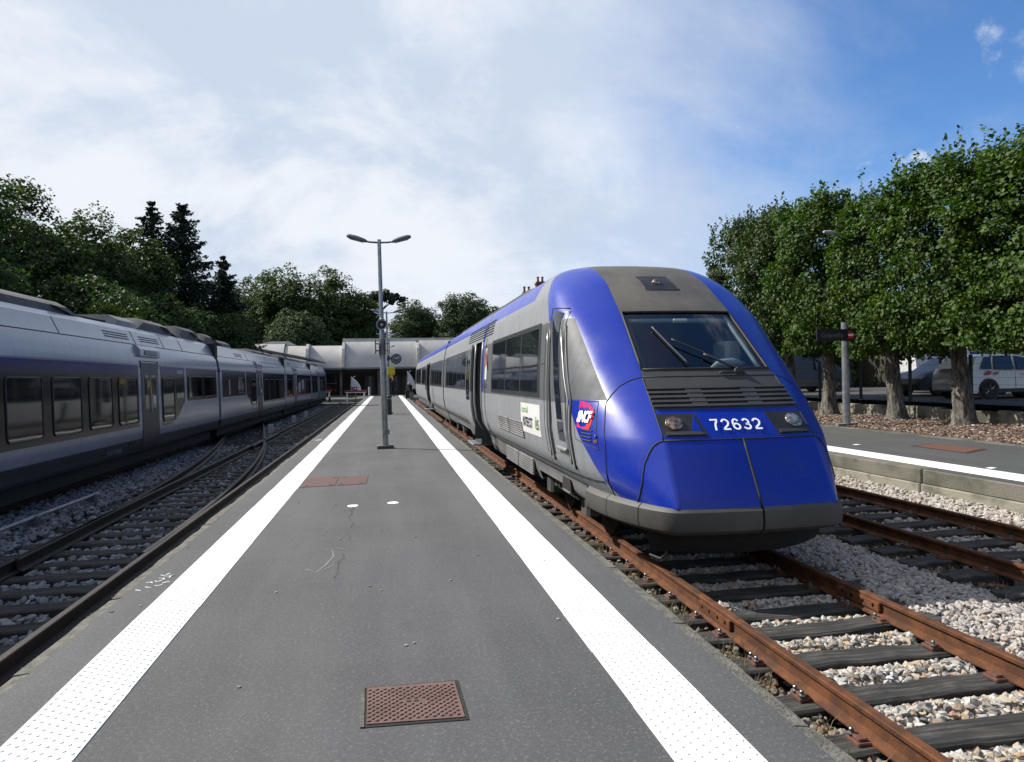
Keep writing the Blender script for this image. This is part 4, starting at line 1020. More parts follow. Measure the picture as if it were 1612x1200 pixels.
# open doorway: vestibule, leaf slid outside, step plate
vb = MB(); a, b_ = DOOR
vb.add([(TX - .55, a, .1), (TX - .55, b_, .1), (TX - .55, b_, 2.5), (TX - .55, a, 2.5)], [(0, 1, 2, 3)])
for q in (a, b_): vb.add([(TX - 1.44, q, .1), (TX - .55, q, .1), (TX - .55, q, 2.5), (TX - 1.30, q, 2.5)], [(0, 1, 2, 3)])
vb.add([(TX - 1.44, a, .12), (TX - .55, a, .12), (TX - .55, b_, .12), (TX - 1.44, b_, .12)], [(0, 1, 2, 3)])
vb.add([(TX - 1.34, a, 2.43), (TX - .55, a, 2.43), (TX - .55, b_, 2.43), (TX - 1.34, b_, 2.43)], [(0, 1, 2, 3)])
vb.build('vestibule', 'cab_dark', rc)
def leaf(y0, y1):
    d = patch('passenger_door', lambda Y, z, off: skin_side(Y, z, off + .07), rectp(y0, y1, .20, 2.38), .02, 'railcar_paint', nu=3, nv=12, back=-.03)
    patch('door_glass', lambda Y, z, off: skin_side(Y, z, off + .07), rectp(y0 + .22, y1 - .22, 1.05, 2.15), .026, 'window_dark', d, nu=2, nv=8)
    return d
leaf(17.72, 18.90)
for q in DOOR: line_on('door_post', skin_side, [(q, .25), (q, 2.40)], .03, 'silver_trim', .0)
MB().cbox(TX - 1.62, TX - 1.15, a + .1, b_ - .1, .06, .10, .01).build('step_plate', 'galvanised', rc)
# rest of the first car, then the second
patch('window_frame', skin_side, rectp(19.2, 26.6, 1.29, 2.33), .003, 'ribbon', nu=10, nv=10)
for i in range(5): win(19.35 + i * 1.43, 20.68 + i * 1.43)
for k in range(10): line_on('side_louvre', skin_side, [(18.95, 1.38 + k * .09), (19.15, 1.38 + k * .09)], .012, 'slot', .002)
MB().box(TX - 1.2, TX + 1.2, CAR_END, 27.75, -.0, 3.0).build('gangway', 'bellows', rc)
zs2 = [z for z in ZR]
def ring2(y):
    xs = [wz(z) for z in zs2]; return [(TX - w, y, z) for w, z in zip(xs, zs2)] + [(TX + w, y, z) for w, z in zip(xs[::-1], zs2[::-1])]
ysec = [27.75, 36.6, 37.8, 54.4]; g = [ring2(y) for y in ysec]
mb = MB().grid(g, skip=lambda i, j: i == 1 and j < 26); mb.add(g[0], [tuple(range(len(g[0])))]); mb.add(g[-1], [tuple(range(len(g[0])))])
mb.build('body_shell', 'railcar_paint', rc, smooth=38)
MB().box(TX - 1.30, TX - .6, 36.6, 37.8, .2, 2.5).build('vestibule', 'cab_dark', rc)
MB().cbox(TX - 1.62, TX - 1.15, 36.7, 37.7, .06, .10, .01).build('step_plate', 'galvanised', rc)
leaf(37.9, 39.0)
MB().box(TX - 1.15, TX + 1.15, 28.0, 54.0, -.02, .32).build('underframe', 'soot', rc)
for a, b_ in ((28.4, 36.2), (39.4, 45.0), (46.0, 53.6)):
    patch('window_frame', skin_side, rectp(a, b_, 1.29, 2.33), .003, 'ribbon', nu=6, nv=10); n = int((b_ - a) / 1.45)
    for i in range(n): win(a + .1 + i * (b_ - a) / n, a - .1 + (i + 1) * (b_ - a) / n)
skirt2 = skirt(27.8, 36.5, .02); skirt(37.9, 54.3, .04)

# ------------------------------------------------------------------ white multiple unit on the left
mu = thing('multiple_unit', (L2, 0, RZ), 'off-white articulated train with dark window ribbon standing in shade', 'train')
HW = [(-.02, 1.30), (.05, 1.36), (.30, 1.42), (.56, 1.43), (2.06, 1.40), (2.3, 1.37), (2.50, 1.30), (2.53, 1.275), (2.86, 1.12), (2.98, .95), (3.02, .3)]
def hwz(z): return float(np.interp(z, [a for a, _ in HW], [b_ for _, b_ in HW]))
def mring(y, k=1.0): return [(L2 - w * k, y, z) for z, w in HW] + [(L2 + w * k, y, z) for z, w in HW[::-1]]
def mside(Y, z, off=0.0): return Vector((L2 + hwz(z) + off, Y, z))
cars = [(3.0, 26.62), (26.98, 43.65), (43.95, 58.1), (58.4, 74.5)]
for ci, (a, b_) in enumerate(cars):
    secs = [mring(a), mring(b_)] if ci < 3 else [mring(a), mring(b_ - 2.6), mring(b_ - 1.2, .95), mring(b_, .78)]
    if ci == 3: secs[-1] = [(p[0], p[1] + (0 if p[2] < 1.2 else -(p[2] - 1.2) * .8), p[2]) for p in secs[-1]]
    m_ = MB().grid(secs); m_.add(secs[0], [tuple(range(len(HW) * 2))]); m_.add(secs[-1], [tuple(range(len(HW) * 2))])
    m_.build('car_body', 'multiple_unit_shaded_paint', mu, smooth=25)
    MB().box(L2 - 1.2, L2 + 1.2, a + .3, b_ - .3, -.30, .0).build('underframe', 'soot', mu)
    if ci: MB().box(L2 - 1.33, L2 + 1.33, cars[ci - 1][1], a, .0, 2.95).build('gangway', 'bellows', mu)
    yy = a
    for q in (2.530, ):
        MB().tube([mside(a + .05, q, .0), mside(b_ - (.05 if ci < 3 else 2.6), q, .0)], .012, 5).build('roof_joint', 'seam', mu)
def mpatch(name, y0, y1, z0, z1, off, mat, parent=None, cut=None, rad=.0):
    pts = [(y0, z0), (y1, z0), (y1, z1), (y0, z1)] if not cut else cut
    if rad:
        out = []; n = len(pts)
        for i in range(n):
            p, a, b_ = Vector(pts[i]), Vector(pts[i - 1]), Vector(pts[(i + 1) % n]); d1, d2 = (a - p).normalized() * rad, (b_ - p).normalized() * rad
            for t in (0, .33, .67, 1): out.append(tuple(p + d1 * (1 - t) ** 2 + d2 * t ** 2))
        pts = out
    n = len(pts); c_ = (sum(p[0] for p in pts) / n, sum(p[1] for p in pts) / n)
    m_ = MB().add([mside(c_[0], c_[1], off)] + [mside(p[0], p[1], off) for p in pts] + [mside(p[0], p[1], -.02) for p in pts],
                  [(0, 1 + i, 1 + (i + 1) % n) for i in range(n)] + [(1 + i, 1 + (i + 1) % n, 1 + n + (i + 1) % n, 1 + n + i) for i in range(n)])
    return m_.build(name, mat, parent or mu)
def mwin(y0, y1, z0=.70, z1=1.72):
    w_ = mpatch('window', y0, y1, z0, z1, .010, 'window_deep', rad=.09)
    m_ = MB().tube([mside(y, z, .012) for y, z in ((y0 + .05, z0), (y1 - .05, z0), (y1, z0 + .05), (y1, z1 - .05), (y1 - .05, z1), (y0 + .05, z1), (y0, z1 - .05), (y0, z0 + .05), (y0 + .05, z0))], .014, 5)
    m_.build('window_rim', 'dark_grey', w_); return w_
def mdoor(y0):
    d = MB().grid([[mside(y, z, .010) for y in (y0, y0 + .64, y0 + 1.28)] for z in (-.01, .05, .30, .56, 1.3, 2.06, 2.10)]).build('door', 'door_grey', mu, smooth=40)
    for q in (.22, .74):
        mpatch('door_glass', y0 + q, y0 + q + .32, .95, 1.80, .014, 'window_deep', d, rad=.08)
    MB().tube([mside(y0 + .62, .9, .03), mside(y0 + .60, 1.35, .035), mside(y0 + .60, 1.8, .03)], .014, 6).build('handle', 'handrail', d)
    mpatch('door_label', y0 + .42, y0 + .56, 1.50, 1.66, .018, 'yellow_plate', d); mpatch('door_label', y0 + .9, y0 + 1.0, 1.1, 1.28, .018, 'paint_white', d)
    MB().tube([mside(y0 + .64, .02, .012), mside(y0 + .64, 2.08, .012)], .007, 4).build('door_joint', 'seam', d)
    m_ = MB(); m_.grid([[mside(y, 2.24, .01), mside(y, 2.26, .07), mside(y, 2.42, .10), mside(y, 2.50, .06), mside(y, 2.54, .0)] for y in (y0 - .12, y0 + 1.4)])
    m_.add([mside(y0 - .12, z, o_) for z, o_ in ((2.24, .01), (2.26, .07), (2.42, .10), (2.50, .06), (2.54, 0))], [(0, 1, 2, 3, 4)]); m_.add([mside(y0 + 1.4, z, o_) for z, o_ in ((2.24, .01), (2.26, .07), (2.42, .10), (2.50, .06), (2.54, 0))], [(0, 1, 2, 3, 4)])
    hd = m_.build('door_canopy', 'multiple_unit_shaded_paint', d); mpatch('display', y0 + .2, y0 + 1.1, 2.29, 2.40, .105, 'galvanised_dull', d)
    MB().tube([mside(y0 - .03, -.02, .012), mside(y0 - .03, 2.14, .012), mside(y0 + 1.31, 2.14, .012), mside(y0 + 1.31, -.02, .012)], .010, 5).build('door_seal', 'seam', d)
mpatch('ribbon', 5.0, 18.42, .585, 2.03, .004, 'ribbon_blue', rad=.10)
for i in range(5): mwin(10.72 + i * 1.595, 11.92 + i * 1.595)
mdoor(18.62)
mpatch('ribbon', 0, 0, 0, 0, .004, 'ribbon_blue', cut=[(20.14, .50), (20.9, .50), (21.6, .66), (22.4, 1.10), (22.4, 2.03), (20.14, 2.03)], rad=.06)
mwin(20.26, 21.3, .62, 1.72); mpatch('window', 21.55, 22.25, 1.18, 1.74, .010, 'window_deep', rad=.06); mpatch('display', 21.6, 22.2, 1.86, 1.96, .012, 'frame_light')
mpatch('ribbon', 22.62, 26.4, 1.08, 2.03, .004, 'ribbon_blue', rad=.05)
mwin(22.8, 24.4, 1.16, 1.78); mwin(24.6, 26.25, 1.16, 1.78)
text_obj('side_lettering', 'B 81739/40', .13, 'ink_grey', mu, mside(16.9, .13, .0) + Vector((.012, 0, 0)), (0, 1, 0), (0, 0, 1), sx=1.4)
MB().tube([mside(17.75, .02, .006), mside(17.75, .28, .006)], .008, 5).build('skirt_joint', 'seam', mu)
# second car
mpatch('ribbon', 27.3, 31.6, 1.08, 2.03, .004, 'ribbon_blue', rad=.05); mpatch('panel_strip', 28.4, 28.55, 1.15, 1.7, .010, 'frame_light'); mwin(30.0, 31.4, 1.16, 1.78)
mpatch('ribbon', 0, 0, 0, 0, .004, 'ribbon_blue', cut=[(31.8, 1.10), (33.2, .50), (34.2, .50), (34.2, 2.03), (31.8, 2.03)], rad=.06); mwin(32.9, 34.0, .62, 1.72)
mdoor(34.4); mpatch('ribbon', 36.0, 43.3, .585, 2.03, .004, 'ribbon_blue', rad=.10)
for i in range(4): mwin(36.2 + i * 1.75, 37.6 + i * 1.75)
mpatch('ribbon', 44.3, 47.4, .7, 2.03, .004, 'ribbon_blue', rad=.08); mwin(44.6, 47.0); mdoor(47.7); mpatch('ribbon', 49.3, 57.8, .8, 2.03, .004, 'ribbon_blue', rad=.08)
for i in range(4): mwin(49.6 + i * 2.05, 51.3 + i * 2.05)
mpatch('ribbon', 58.8, 63.4, .7, 2.03, .004, 'ribbon_blue', rad=.08); mdoor(63.8); mpatch('ribbon', 65.4, 71.4, .8, 2.03, .004, 'ribbon_blue', rad=.08)
for a in (59.1, 61.2, 65.7, 67.7, 69.6): mwin(a, a + 1.6)
for y0 in (16.9, 19.2, 30.5, 46.0):
    for k in range(3): MB().tube([mside(y0, 2.64 + k * .055, .003), mside(y0 + 1.5, 2.64 + k * .055, .003)], .010, 4).build('roof_louvre', 'slot', mu)
for y0 in (10.5, 14.6, 18.75, 21.0, 22.8, 33, 38, 50, 54): MB().tube([mside(y0, 2.55, .002), mside(y0, 2.86, .002)], .006, 4).build('roof_joint', 'seam', mu)
# roof equipment
def gear(y0, y1, z1, x0=-.95, x1=.85, mat='roof_gear', slope=.35):
    prof = [(x0, 2.8), (x1 + .1, 2.8), (x1, z1 - .12), (x1 - .2, z1), (x0 + .2, z1)]
    sec = []
    for y, k in ((y0, .55), (y0 + slope, 1), (y1 - slope * 1.6, 1), (y1, .42)): sec.append([(L2 + u, y, 2.8 + (v_ - 2.8) * k) for u, v_ in prof])
    m_ = MB().grid(sec, close=True); m_.add(sec[0], [(0, 1, 2, 3, 4)]); m_.add(sec[-1], [(0, 1, 2, 3, 4)]); return m_.build('roof_equipment', mat, mu, smooth=25)
gear(6, 12.6, 3.05); gear(11.9, 16.9, 3.26, slope=.55); gear(18.7, 20.1, 3.26, mat='roof_gear_pale', slope=.06); gear(20.2, 23.6, 3.34, mat='roof_gear', slope=.5); gear(24.1, 26.6, 3.40, slope=.3)
for (ya, yb2, za) in ((15.3, 17.2, 3.24), (22.2, 24.0, 3.32), (25.2, 26.9, 3.36), (28.3, 30.0, 3.34)):  # pale slanted plates added to stand for highlights along the roof gear
    for q in (0, .5):
        MB().add([(L2 + .55, ya + q * (yb2 - ya), za - q * .28 + .02), (L2 + .92, ya + q * (yb2 - ya), za - q * .28 - .12), (L2 + .96, ya + (q + .42) * (yb2 - ya), za - (q + .42) * .28 - .14), (L2 + .58, ya + (q + .42) * (yb2 - ya), za - (q + .42) * .28 + .0)], [(0, 1, 2, 3)]).build('highlight_plate', 'roof_gear_pale', mu)
    MB().tube([(L2 + .3, ya - .3, za + .03), (L2 + .9, yb2, za - .30)], .03, 6).build('roof_stay', 'roof_gear_pale', mu)
for y in (16.6, 23.3, 23.9, 28.4, 29.2): 
    MB().add([(L2 + .40, y, 3.16), (L2 + .95, y, 2.98), (L2 + .95, y + .5, 2.92), (L2 + .40, y + .5, 3.08)], [(0, 1, 2, 3)]).build('highlight_plate', 'frame_light', mu)
gear(27.2, 29.0, 3.36); gear(29.2, 32.0, 3.25); gear(36, 43, 3.2); gear(45, 50, 3.25); gear(51.5, 57.5, 3.2); gear(59.5, 66, 3.22); gear(67, 71, 3.15)
for k in range(14):
    y = random.uniform(19, 45); MB().cbox(L2 + random.uniform(.2, .6), L2 + .85, y, y + random.uniform(.2, .6), 2.85, random.uniform(3.0, 3.15), .02).build('roof_box', random.choice(['roof_gear', 'roof_gear_pale', 'soot']), mu)
MB().tube([(L2 + .5, 11, 3.06), (L2 + .55, 15, 3.08), (L2 + .6, 20, 3.1)], .03, 6).build('roof_cable', 'soot', mu)
for cy in (5.5, 26.8, 43.8, 58.2, 70.5): bogie(mu, L2, cy)

# ------------------------------------------------------------------ platform lamps and furniture
def lamp_post(x, y, label, top=4.82, lean=-.012):
    L = thing('platform_lamp', (x, y, 0), label, 'street lamp', 'twin-headed lamps down the middle of the platform')
    def P_(z): return (x + lean * z, y, z)
    MB().cbox(x - .19, x + .19, y - .17, y + .17, .0, .075, .012).build('base_block', 'concrete', L)
    MB().tube([P_(.05), P_(2.55), P_(2.60), P_(top)], [.072, .062, .05, .042], 14).build('post', 'galvanised', L, smooth=50)
    MB().cbox(x - .03, x + .10, y - .10, y - .05, .33, .44, .01).build('service_door', 'galvanised_dull', L)
    for s in (-1, 1):
        tx, _, tz = P_(top)
        MB().tube([(tx, y, tz - .07), (tx + s * .22, y, tz - .06), (tx + s * .36, y, tz - .03)], .022, 8).build('arm', 'lamp_grey', L, smooth=True)
        g = []
        for t, w_, h0, h1 in ((0, .035, -.02, .03), (.12, .075, -.035, .055), (.5, .105, -.045, .075), (.85, .10, -.045, .07), (1, .05, -.02, .035)):
            cx_ = tx + s * (.27 + .46 * t); cz = tz - .05 + .12 * t; row = []
            for k in range(12):
                q = 2 * pi * k / 12; hz = h1 * sin(q) if sin(q) > 0 else -h0 * sin(q); row.append((cx_, y + w_ * cos(q), cz + hz))
            g.append(row)
        m_ = MB().grid(g, close=True); m_.add(g[0], [tuple(range(12))]); m_.add(g[-1], [tuple(range(12))]); hd = m_.build('lamp_head', 'lamp_grey', L, smooth=True)
        g = [[(tx + s * (.36 + .30 * t), y + .08 * v_, tz - .062 + .078 * t - .02 * (1 - abs(v_)) + .0 * q) for v_ in (-1, -.5, 0, .5, 1)] for t, q in ((0, 0), (.5, 0), (1, 0))]
        MB().grid(g).build('lamp_glass', 'lamp_glass', hd, smooth=True)
    return L
lp = lamp_post(-.06, 17.13, 'nearest twin-headed lamp post with a loudspeaker horn, standing on a concrete block')
hx, hy, hz = -.06 - .012 * 2.83, 17.13 - .12, 2.84
sp = thing('loudspeaker', (hx, hy, hz), 'grey horn loudspeaker clamped to the nearest lamp post', 'loudspeaker')
MB().lathe([(.125, -.16), (.118, -.165), (.085, -.06), (.045, .0), (.03, .06), (.0, .06)], (hx, hy, hz), axis='y', n=20).build('horn', 'galvanised', sp, smooth=True)
MB().lathe([(0, -.14), (.028, -.13), (.045, -.06), (.03, .0)], (hx, hy, hz), axis='y', n=12).build('horn_core', 'cloth_light', sp, smooth=True)
MB().cbox(hx - .03, hx + .03, hy + .03, hy + .14, hz + .08, hz + .16, .01).build('bracket', 'galvanised', sp)
bx = -.06 - .012 * 2.35
nb = thing('platform_sign', (bx, 17.13, 2.35), 'pair of narrow dark plates clamped edge-on to the nearest lamp post', 'sign')
for s in (-1, 1):
    MB().cbox(bx + s * .155 - .012, bx + s * .155 + .012, 16.9, 17.36, 2.19, 2.50, .004).build('plate', 'lamp_grey', nb)
    MB().tube([(bx, 17.13, 2.42), (bx + s * .155, 17.13, 2.42)], .018, 6).build('bracket', 'galvanised', nb); MB().tube([(bx, 17.13, 2.26), (bx + s * .155, 17.13, 2.26)], .018, 6).build('bracket', 'galvanised', nb)
MB().tube([(bx, 17.13, 2.16), (bx, 17.13, 2.53)], .078, 12).build('clamp', 'galvanised_dull', nb)
lamp_post(.06, 35, 'second twin-headed lamp post carrying the dark round clock', lean=-.004)
lamp_post(.06, 53, 'third twin-headed lamp post down the platform, beyond the clock', lean=-.002)
lamp_post(.10, 71, 'farthest twin-headed lamp post, just before the station building', lean=0)
ck = thing('platform_clock', (.45, 35, 2.58), 'round dark platform clock on a short arm from the second lamp post', 'clock')
MB().lathe([(0, -.10), (.22, -.10), (.245, -.08), (.245, .08), (.22, .10), (0, .10)], (.45, 35, 2.58), axis='y', n=28).build('case', 'sign_navy', ck, smooth=30)
MB().lathe([(0, -.105), (.205, -.105)], (.45, 35, 2.58), axis='y', n=28).build('dial', 'clock_face', ck)
for a, L_ in ((-.9, .10), (.95, .16)): MB().tube([(.45, 34.89, 2.58), (.45 + L_ * sin(a), 34.89, 2.58 + L_ * cos(a))], .010, 5).build('hand', 'ink_white', ck)
for k in range(12): MB().tube([(.45 + .165 * sin(k * pi / 6), 34.892, 2.58 + .165 * cos(k * pi / 6)), (.45 + .19 * sin(k * pi / 6), 34.892, 2.58 + .19 * cos(k * pi / 6))], .006, 4).build('hour_mark', 'ink_white', ck)
MB().tube([(.05, 35, 2.60), (.22, 35, 2.60)], .045, 8).build('arm', 'black_plastic', ck); MB().cbox(.03, .15, 34.92, 35.08, 2.5, 2.75, .02).build('bracket', 'black_plastic', ck)
ys_ = thing('ticket_sign', (.20, 34.6, 1.7), 'plain yellow plate with a smaller yellow tab under the clock', 'sign')
MB().cbox(.03, .385, 34.72, 34.86, 1.84, 2.18, .02).build('plate', 'yellow_plate', ys_); MB().cbox(.13, .29, 34.74, 34.84, 1.68, 1.84, .01).build('tab', 'yellow_plate', ys_); MB().tube([(.06, 34.9, 2.0), (.06, 35, 2.0)], .03, 6).build('bracket', 'galvanised_dull', ys_)
bn = thing('waste_bin', (.17, 33.8, 0), 'slim black waste bin standing behind the nearest lamp post', 'bin')
MB().cbox(-.02, .20, 33.7, 33.95, .0, .72, .03).build('body', 'black_plastic', bn); MB().cbox(-.03, .21, 33.69, 33.96, .72, .75, .01).build('rim', 'cloth_light', bn); MB().cbox(-.02, .20, 33.7, 33.95, .75, .88, .04).build('hood', 'black_plastic', bn)
# feather flags, buffer stops
def flag(x, y, z0, h, w, label, flip=1):
    f = thing('feather_flag', (x, y, z0), label, 'flag')
    MB().tube([(x, y, z0), (x, y, z0 + h * .6), (x + flip * .06, y, z0 + h * .9), (x + flip * w * .5, y, z0 + h)], .02, 6).build('pole', 'galvanised_dull', f)
    MB().cbox(x - .25, x + .25, y - .25, y + .25, z0, z0 + .05, .02).build('foot', 'black_plastic', f)
    g = []
    for t in np.linspace(0, 1, 9):
        z = z0 + h * (.28 + .70 * t); ww = w * (1 - .95 * t ** 2.2); g.append([(x + flip * .03 + flip * ww * u, y + .05 * sin(u * 5 + t * 3), z) for u in np.linspace(0, 1, 6)])
    s_ = MB().grid(g); s_.build('sail', 'cloth_white', f, smooth=True)
    g2 = []
    for t in np.linspace(0, 1, 4):
        z = z0 + h * (.28 + .22 * t); g2.append([(x + flip * (.06 + .3 * w * u), y - .08 + .05 * sin(u * 5), z) for u in np.linspace(0, 1, 4)])
    MB().grid(g2).build('print', 'cloth_blue', f, smooth=True)
    return f
flag(-3.55, 74.3, -.1, 2.15, 1.0, 'white and blue feather flag behind the buffer stop with the red lamp')
flag(1.95, 72.0, .0, 2.5, .75, 'white and blue feather flag at the tail of the railcar')
def buffer(x, y, label):
    b0 = thing('buffer_stop', (x, y, -.42), label, 'buffer stop')
    for s in (-1, 1):
        MB().cbox(x + s * .80 - .07, x + s * .80 + .07, y - .06, y + .06, -.6, .56, .02).build('post', 'paint_white', b0)
        MB().tube([(x + s * .8, y + .05, .4), (x + s * .8, y + 1.2, -.5)], .05, 6).build('strut', 'rail_dark', b0)
    MB().cbox(x - 1.05, x + 1.05, y - .14, y - .02, .45, .68, .02).build('beam', 'red_paint', b0)
    MB().cbox(x - .95, x + .95, y - .16, y - .145, .44, .49, .004).build('stripe', 'paint_white', b0)
    MB().tube([(x, y - .05, -.55), (x, y - .05, .6)], .05, 8).build('centre_post', 'galvanised_dull', b0)
    MB().cbox(x - .17, x + .17, y - .20, y - .12, .68, 1.02, .02).build('lamp', 'red_paint', b0); MB().lathe([(0, -.22), (.07, -.21), (.07, -.19)], (x, y, .84), axis='y', n=10).build('lamp_lens', 'paint_white', b0)
buffer(-2.95, 71.0, 'white-legged buffer stop with red beam and red lamp at the track end'); buffer(-6.6, 76.5, 'buffer stop half hidden at the far end of the white train')
bl = thing('bollard', (-1.75, 74.5, 0), 'short pale bollard between the buffer stop and the station doors', 'bollard')
MB().lathe([(.10, 0), (.10, .8), (.08, .92), (0, .95)], (-1.75, 74.5, 0), n=12).build('shaft', 'cloth_light', bl, smooth=40); MB().lathe([(.14, 0), (.14, .04), (0, .04)], (-1.75, 74.5, 0), n=12).build('foot', 'galvanised_dull', bl)
mk_ = thing('track_marker', (-5.35, 8.85, -.6), 'white concrete marker block in the ballast at the left edge', 'marker')
MB().cbox(-5.45, -5.28, 10.4, 10.6, -.62, -.36, .02).build('block', 'paint_white', mk_); MB().cbox(-5.5, -5.22, 10.36, 10.64, -.66, -.55, .02).build('footing', 'concrete', mk_)
rd = thing('point_rod', (-5.3, 12, -.6), 'grey steel rod on short stools running beside the points', 'rod')
MB().tube([(-5.38, 9.4, -.42), (-5.34, 12, -.42), (-5.3, 14.6, -.42)], .028, 8).build('rod', 'galvanised', rd)
for y in (10.2, 12.2, 14.4): MB().cbox(-5.42, -5.26, y - .05, y + .05, -.66, -.40, .01).build('stool', 'galvanised_dull', rd)
for y in (33.0, 41.0, 47.0):
    k_ = thing('track_marker', (-5.0, y, -.6), {33.0: 'nearest of three short pale stumps along the white train', 41.0: 'middle of three short pale stumps along the white train', 47.0: 'farthest of three short pale stumps along the white train'}[y], 'marker', 'pale stumps along the white train')
    MB().cbox(-5.12, -4.9, y - .1, y + .1, -.66, -.25, .02).build('block', 'cloth_light', k_)

# ------------------------------------------------------------------ station building with curved canopy wall
BY = 79.0
st_ = thing('station_building', (0, BY, 0), 'low white station building with concave canopy panels and fins', 'building')
def canopy(x0, x1, ztop, bulge=.85, name='canopy_panel'):
    g = []
    for t in np.linspace(0, 1, 12):
        a = radians(14 + 34 * t); z = 2.98 + (ztop - 2.98) * (sin(a) - sin(radians(14))) / (sin(radians(48)) - sin(radians(14))); d = 7.2 * (cos(radians(14)) - cos(a))
        g.append([(x, BY - .6 + d, z) for x in (x0, x1)])
    m_ = MB().grid(g); top = [(x0, BY + 1.55, ztop), (x1, BY + 1.55, ztop), (x1, BY + 2.5, ztop + .05), (x0, BY + 2.5, ztop + .05)]
    m_.add(top, [(0, 1, 2, 3)])
    m_.add([(x0, BY + 2.5, ztop), (x1, BY + 2.5, ztop), (x1, BY + 2.5, 2.9), (x0, BY + 2.5, 2.9)], [(0, 1, 2, 3)])
    return m_.build(name, 'render_white', st_, smooth=40)
canopy(-13.6, -10.6, 5.65); canopy(-10.55, -8.25, 5.40); canopy(-8.0, -4.62, 5.40); canopy(-4.30, 3.2, 6.0); canopy(3.5, 7.6, 6.05); canopy(7.9, 22, 6.05)
for xf, zt in ((-8.15, 5.55), (-4.46, 5.70), (3.34, 5.62), (7.75, 5.7)):
    pr = [(BY - .95, 2.98), (BY - .85, 3.3), (BY - .55, 4.3), (BY - .1, 5.0), (BY + .6, zt), (BY + 2.4, zt), (BY + 2.4, 2.98)]
    MB().prism(pr, xf - .14, xf + .14, 'x').build('fin', 'render_white', st_)
MB().prism([(BY + 1.5, 5.7), (BY + 1.5, 6.15), (BY + 2.6, 6.15), (BY + 2.6, 5.7)], -4.6, 22, 'x').build('parapet', 'render_white', st_)
MB().prism([(-13.6, 5.62), (-12.2, 5.95), (-10.4, 5.95), (-9.3, 5.40), (-13.6, 5.40)], BY + 2.52, BY + 3.0, 'y').build('gable', 'render_white', st_)
MB().box(-14, 22, BY - .62, BY + .2, 2.80, 2.97).build('fascia', 'fascia_blue', st_)
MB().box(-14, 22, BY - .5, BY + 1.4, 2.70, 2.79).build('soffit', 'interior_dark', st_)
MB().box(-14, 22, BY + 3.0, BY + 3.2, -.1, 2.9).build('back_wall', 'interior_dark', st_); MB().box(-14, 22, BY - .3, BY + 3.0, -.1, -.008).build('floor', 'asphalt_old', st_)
for xcol, w_ in ((-12.2, .22), (-8.15, .22), (-4.75, .24), (-.80, .34), (3.34, .24), (7.75, .24), (12, .24)): MB().cbox(xcol - w_ / 2, xcol + w_ / 2, BY - .35, BY - .1, -.05, 2.8, .03).build('column', 'concrete', st_)
for x0, x1 in ((-2.4, -1.3), (.4, 1.5), (1.6, 2.7)):
    d = MB().box(x0, x1, BY + 2.8, BY + 2.9, 0, 2.2).build('door', 'sign_navy', st_); MB().box(x0 + .42, x1 - .35, BY + 2.76, BY + 2.79, .35, 2.05).build('pane', 'clock_face', d)
    for z in (.75, 1.15, 1.55): MB().box(x0 + .42, x1 - .35, BY + 2.73, BY + 2.755, z, z + .05).build('glazing_bar', 'sign_navy', d)
for x0, x1 in ((-11.5, -9), (-7.5, -5.4), (3.9, 7.2)):
    d = MB().box(x0, x1, BY + 2.8, BY + 2.9, .4, 2.3).build('window', 'window_dark', st_); MB().box(x0, x1, BY + 2.75, BY + 2.79, 1.3, 1.36).build('glazing_bar', 'fascia_blue', d)
MB().prism([(-12.5, 4.6), (-11.6, 4.7), (-6.2, 3.55), (-6.2, 3.4), (-11.6, 4.45)], 66, 78.0, 'y').build('side_canopy_roof', 'galvanised_dull', st_)
# house behind the railcar: only its chimneys clear the roof line
hs = thing('brick_house', (14, 64, 0), 'brick house behind the railcar with red chimney stacks above its roof', 'building')
MB().box(10.5, 18, 60.5, 68, -.8, 5.8).build('wall', 'brick_red', hs)
rf = MB().prism([(60.2, 5.8), (64.2, 8.0), (68.3, 5.8)], 10.2, 18.3, 'x').build('roof', 'slate', hs)
for x, y, zt, w_ in ((13.55, 63.4, 10.05, .40), (12.35, 63.6, 9.2, .34), (15.9, 64.3, 10.55, .4)):
    cst = MB().cbox(x - w_, x + w_, y - .3, y + .3, 7.6, zt, .02).cbox(x - w_ - .06, x + w_ + .06, y - .36, y + .36, zt - .25, zt - .12, .02).build('chimney', 'brick_red', rf)
    for q in (-.2, .2): MB().lathe([(.11, 0), (.09, .35), (.12, .38), (.12, .45), (.08, .45)], (x + q, y, zt), n=10).build('chimney_pot', 'terracotta', cst)
for x in (11.5, 13.5, 15.5): w_ = MB().box(x, x + 1, 60.44, 60.49, 3.6, 5.2).build('window', 'window_dark', hs); MB().box(x + .47, x + .53, 60.40, 60.43, 3.6, 5.2).build('glazing_bar', 'paint_white', w_)
lb = thing('depot_building', (34, 40, .6), 'pale building with dark windows behind the parked vehicles', 'building')
MB().box(24, 50, 44, 52, -.5, 4.4).build('wall', 'concrete', lb)
MB().prism([(23.6, 4.4), (50.4, 4.4), (49, 6.2), (25, 6.2)], 43.6, 52.4, 'y').build('roof', 'slate', lb)
for x in np.arange(25, 49, 2.4): w_ = MB().box(x, x + 1.3, 43.93, 43.97, 1.3, 3.2).build('window', 'window_dark', lb); MB().box(x + .62, x + .68, 43.88, 43.92, 1.3, 3.2).build('glazing_bar', 'paint_white', w_)

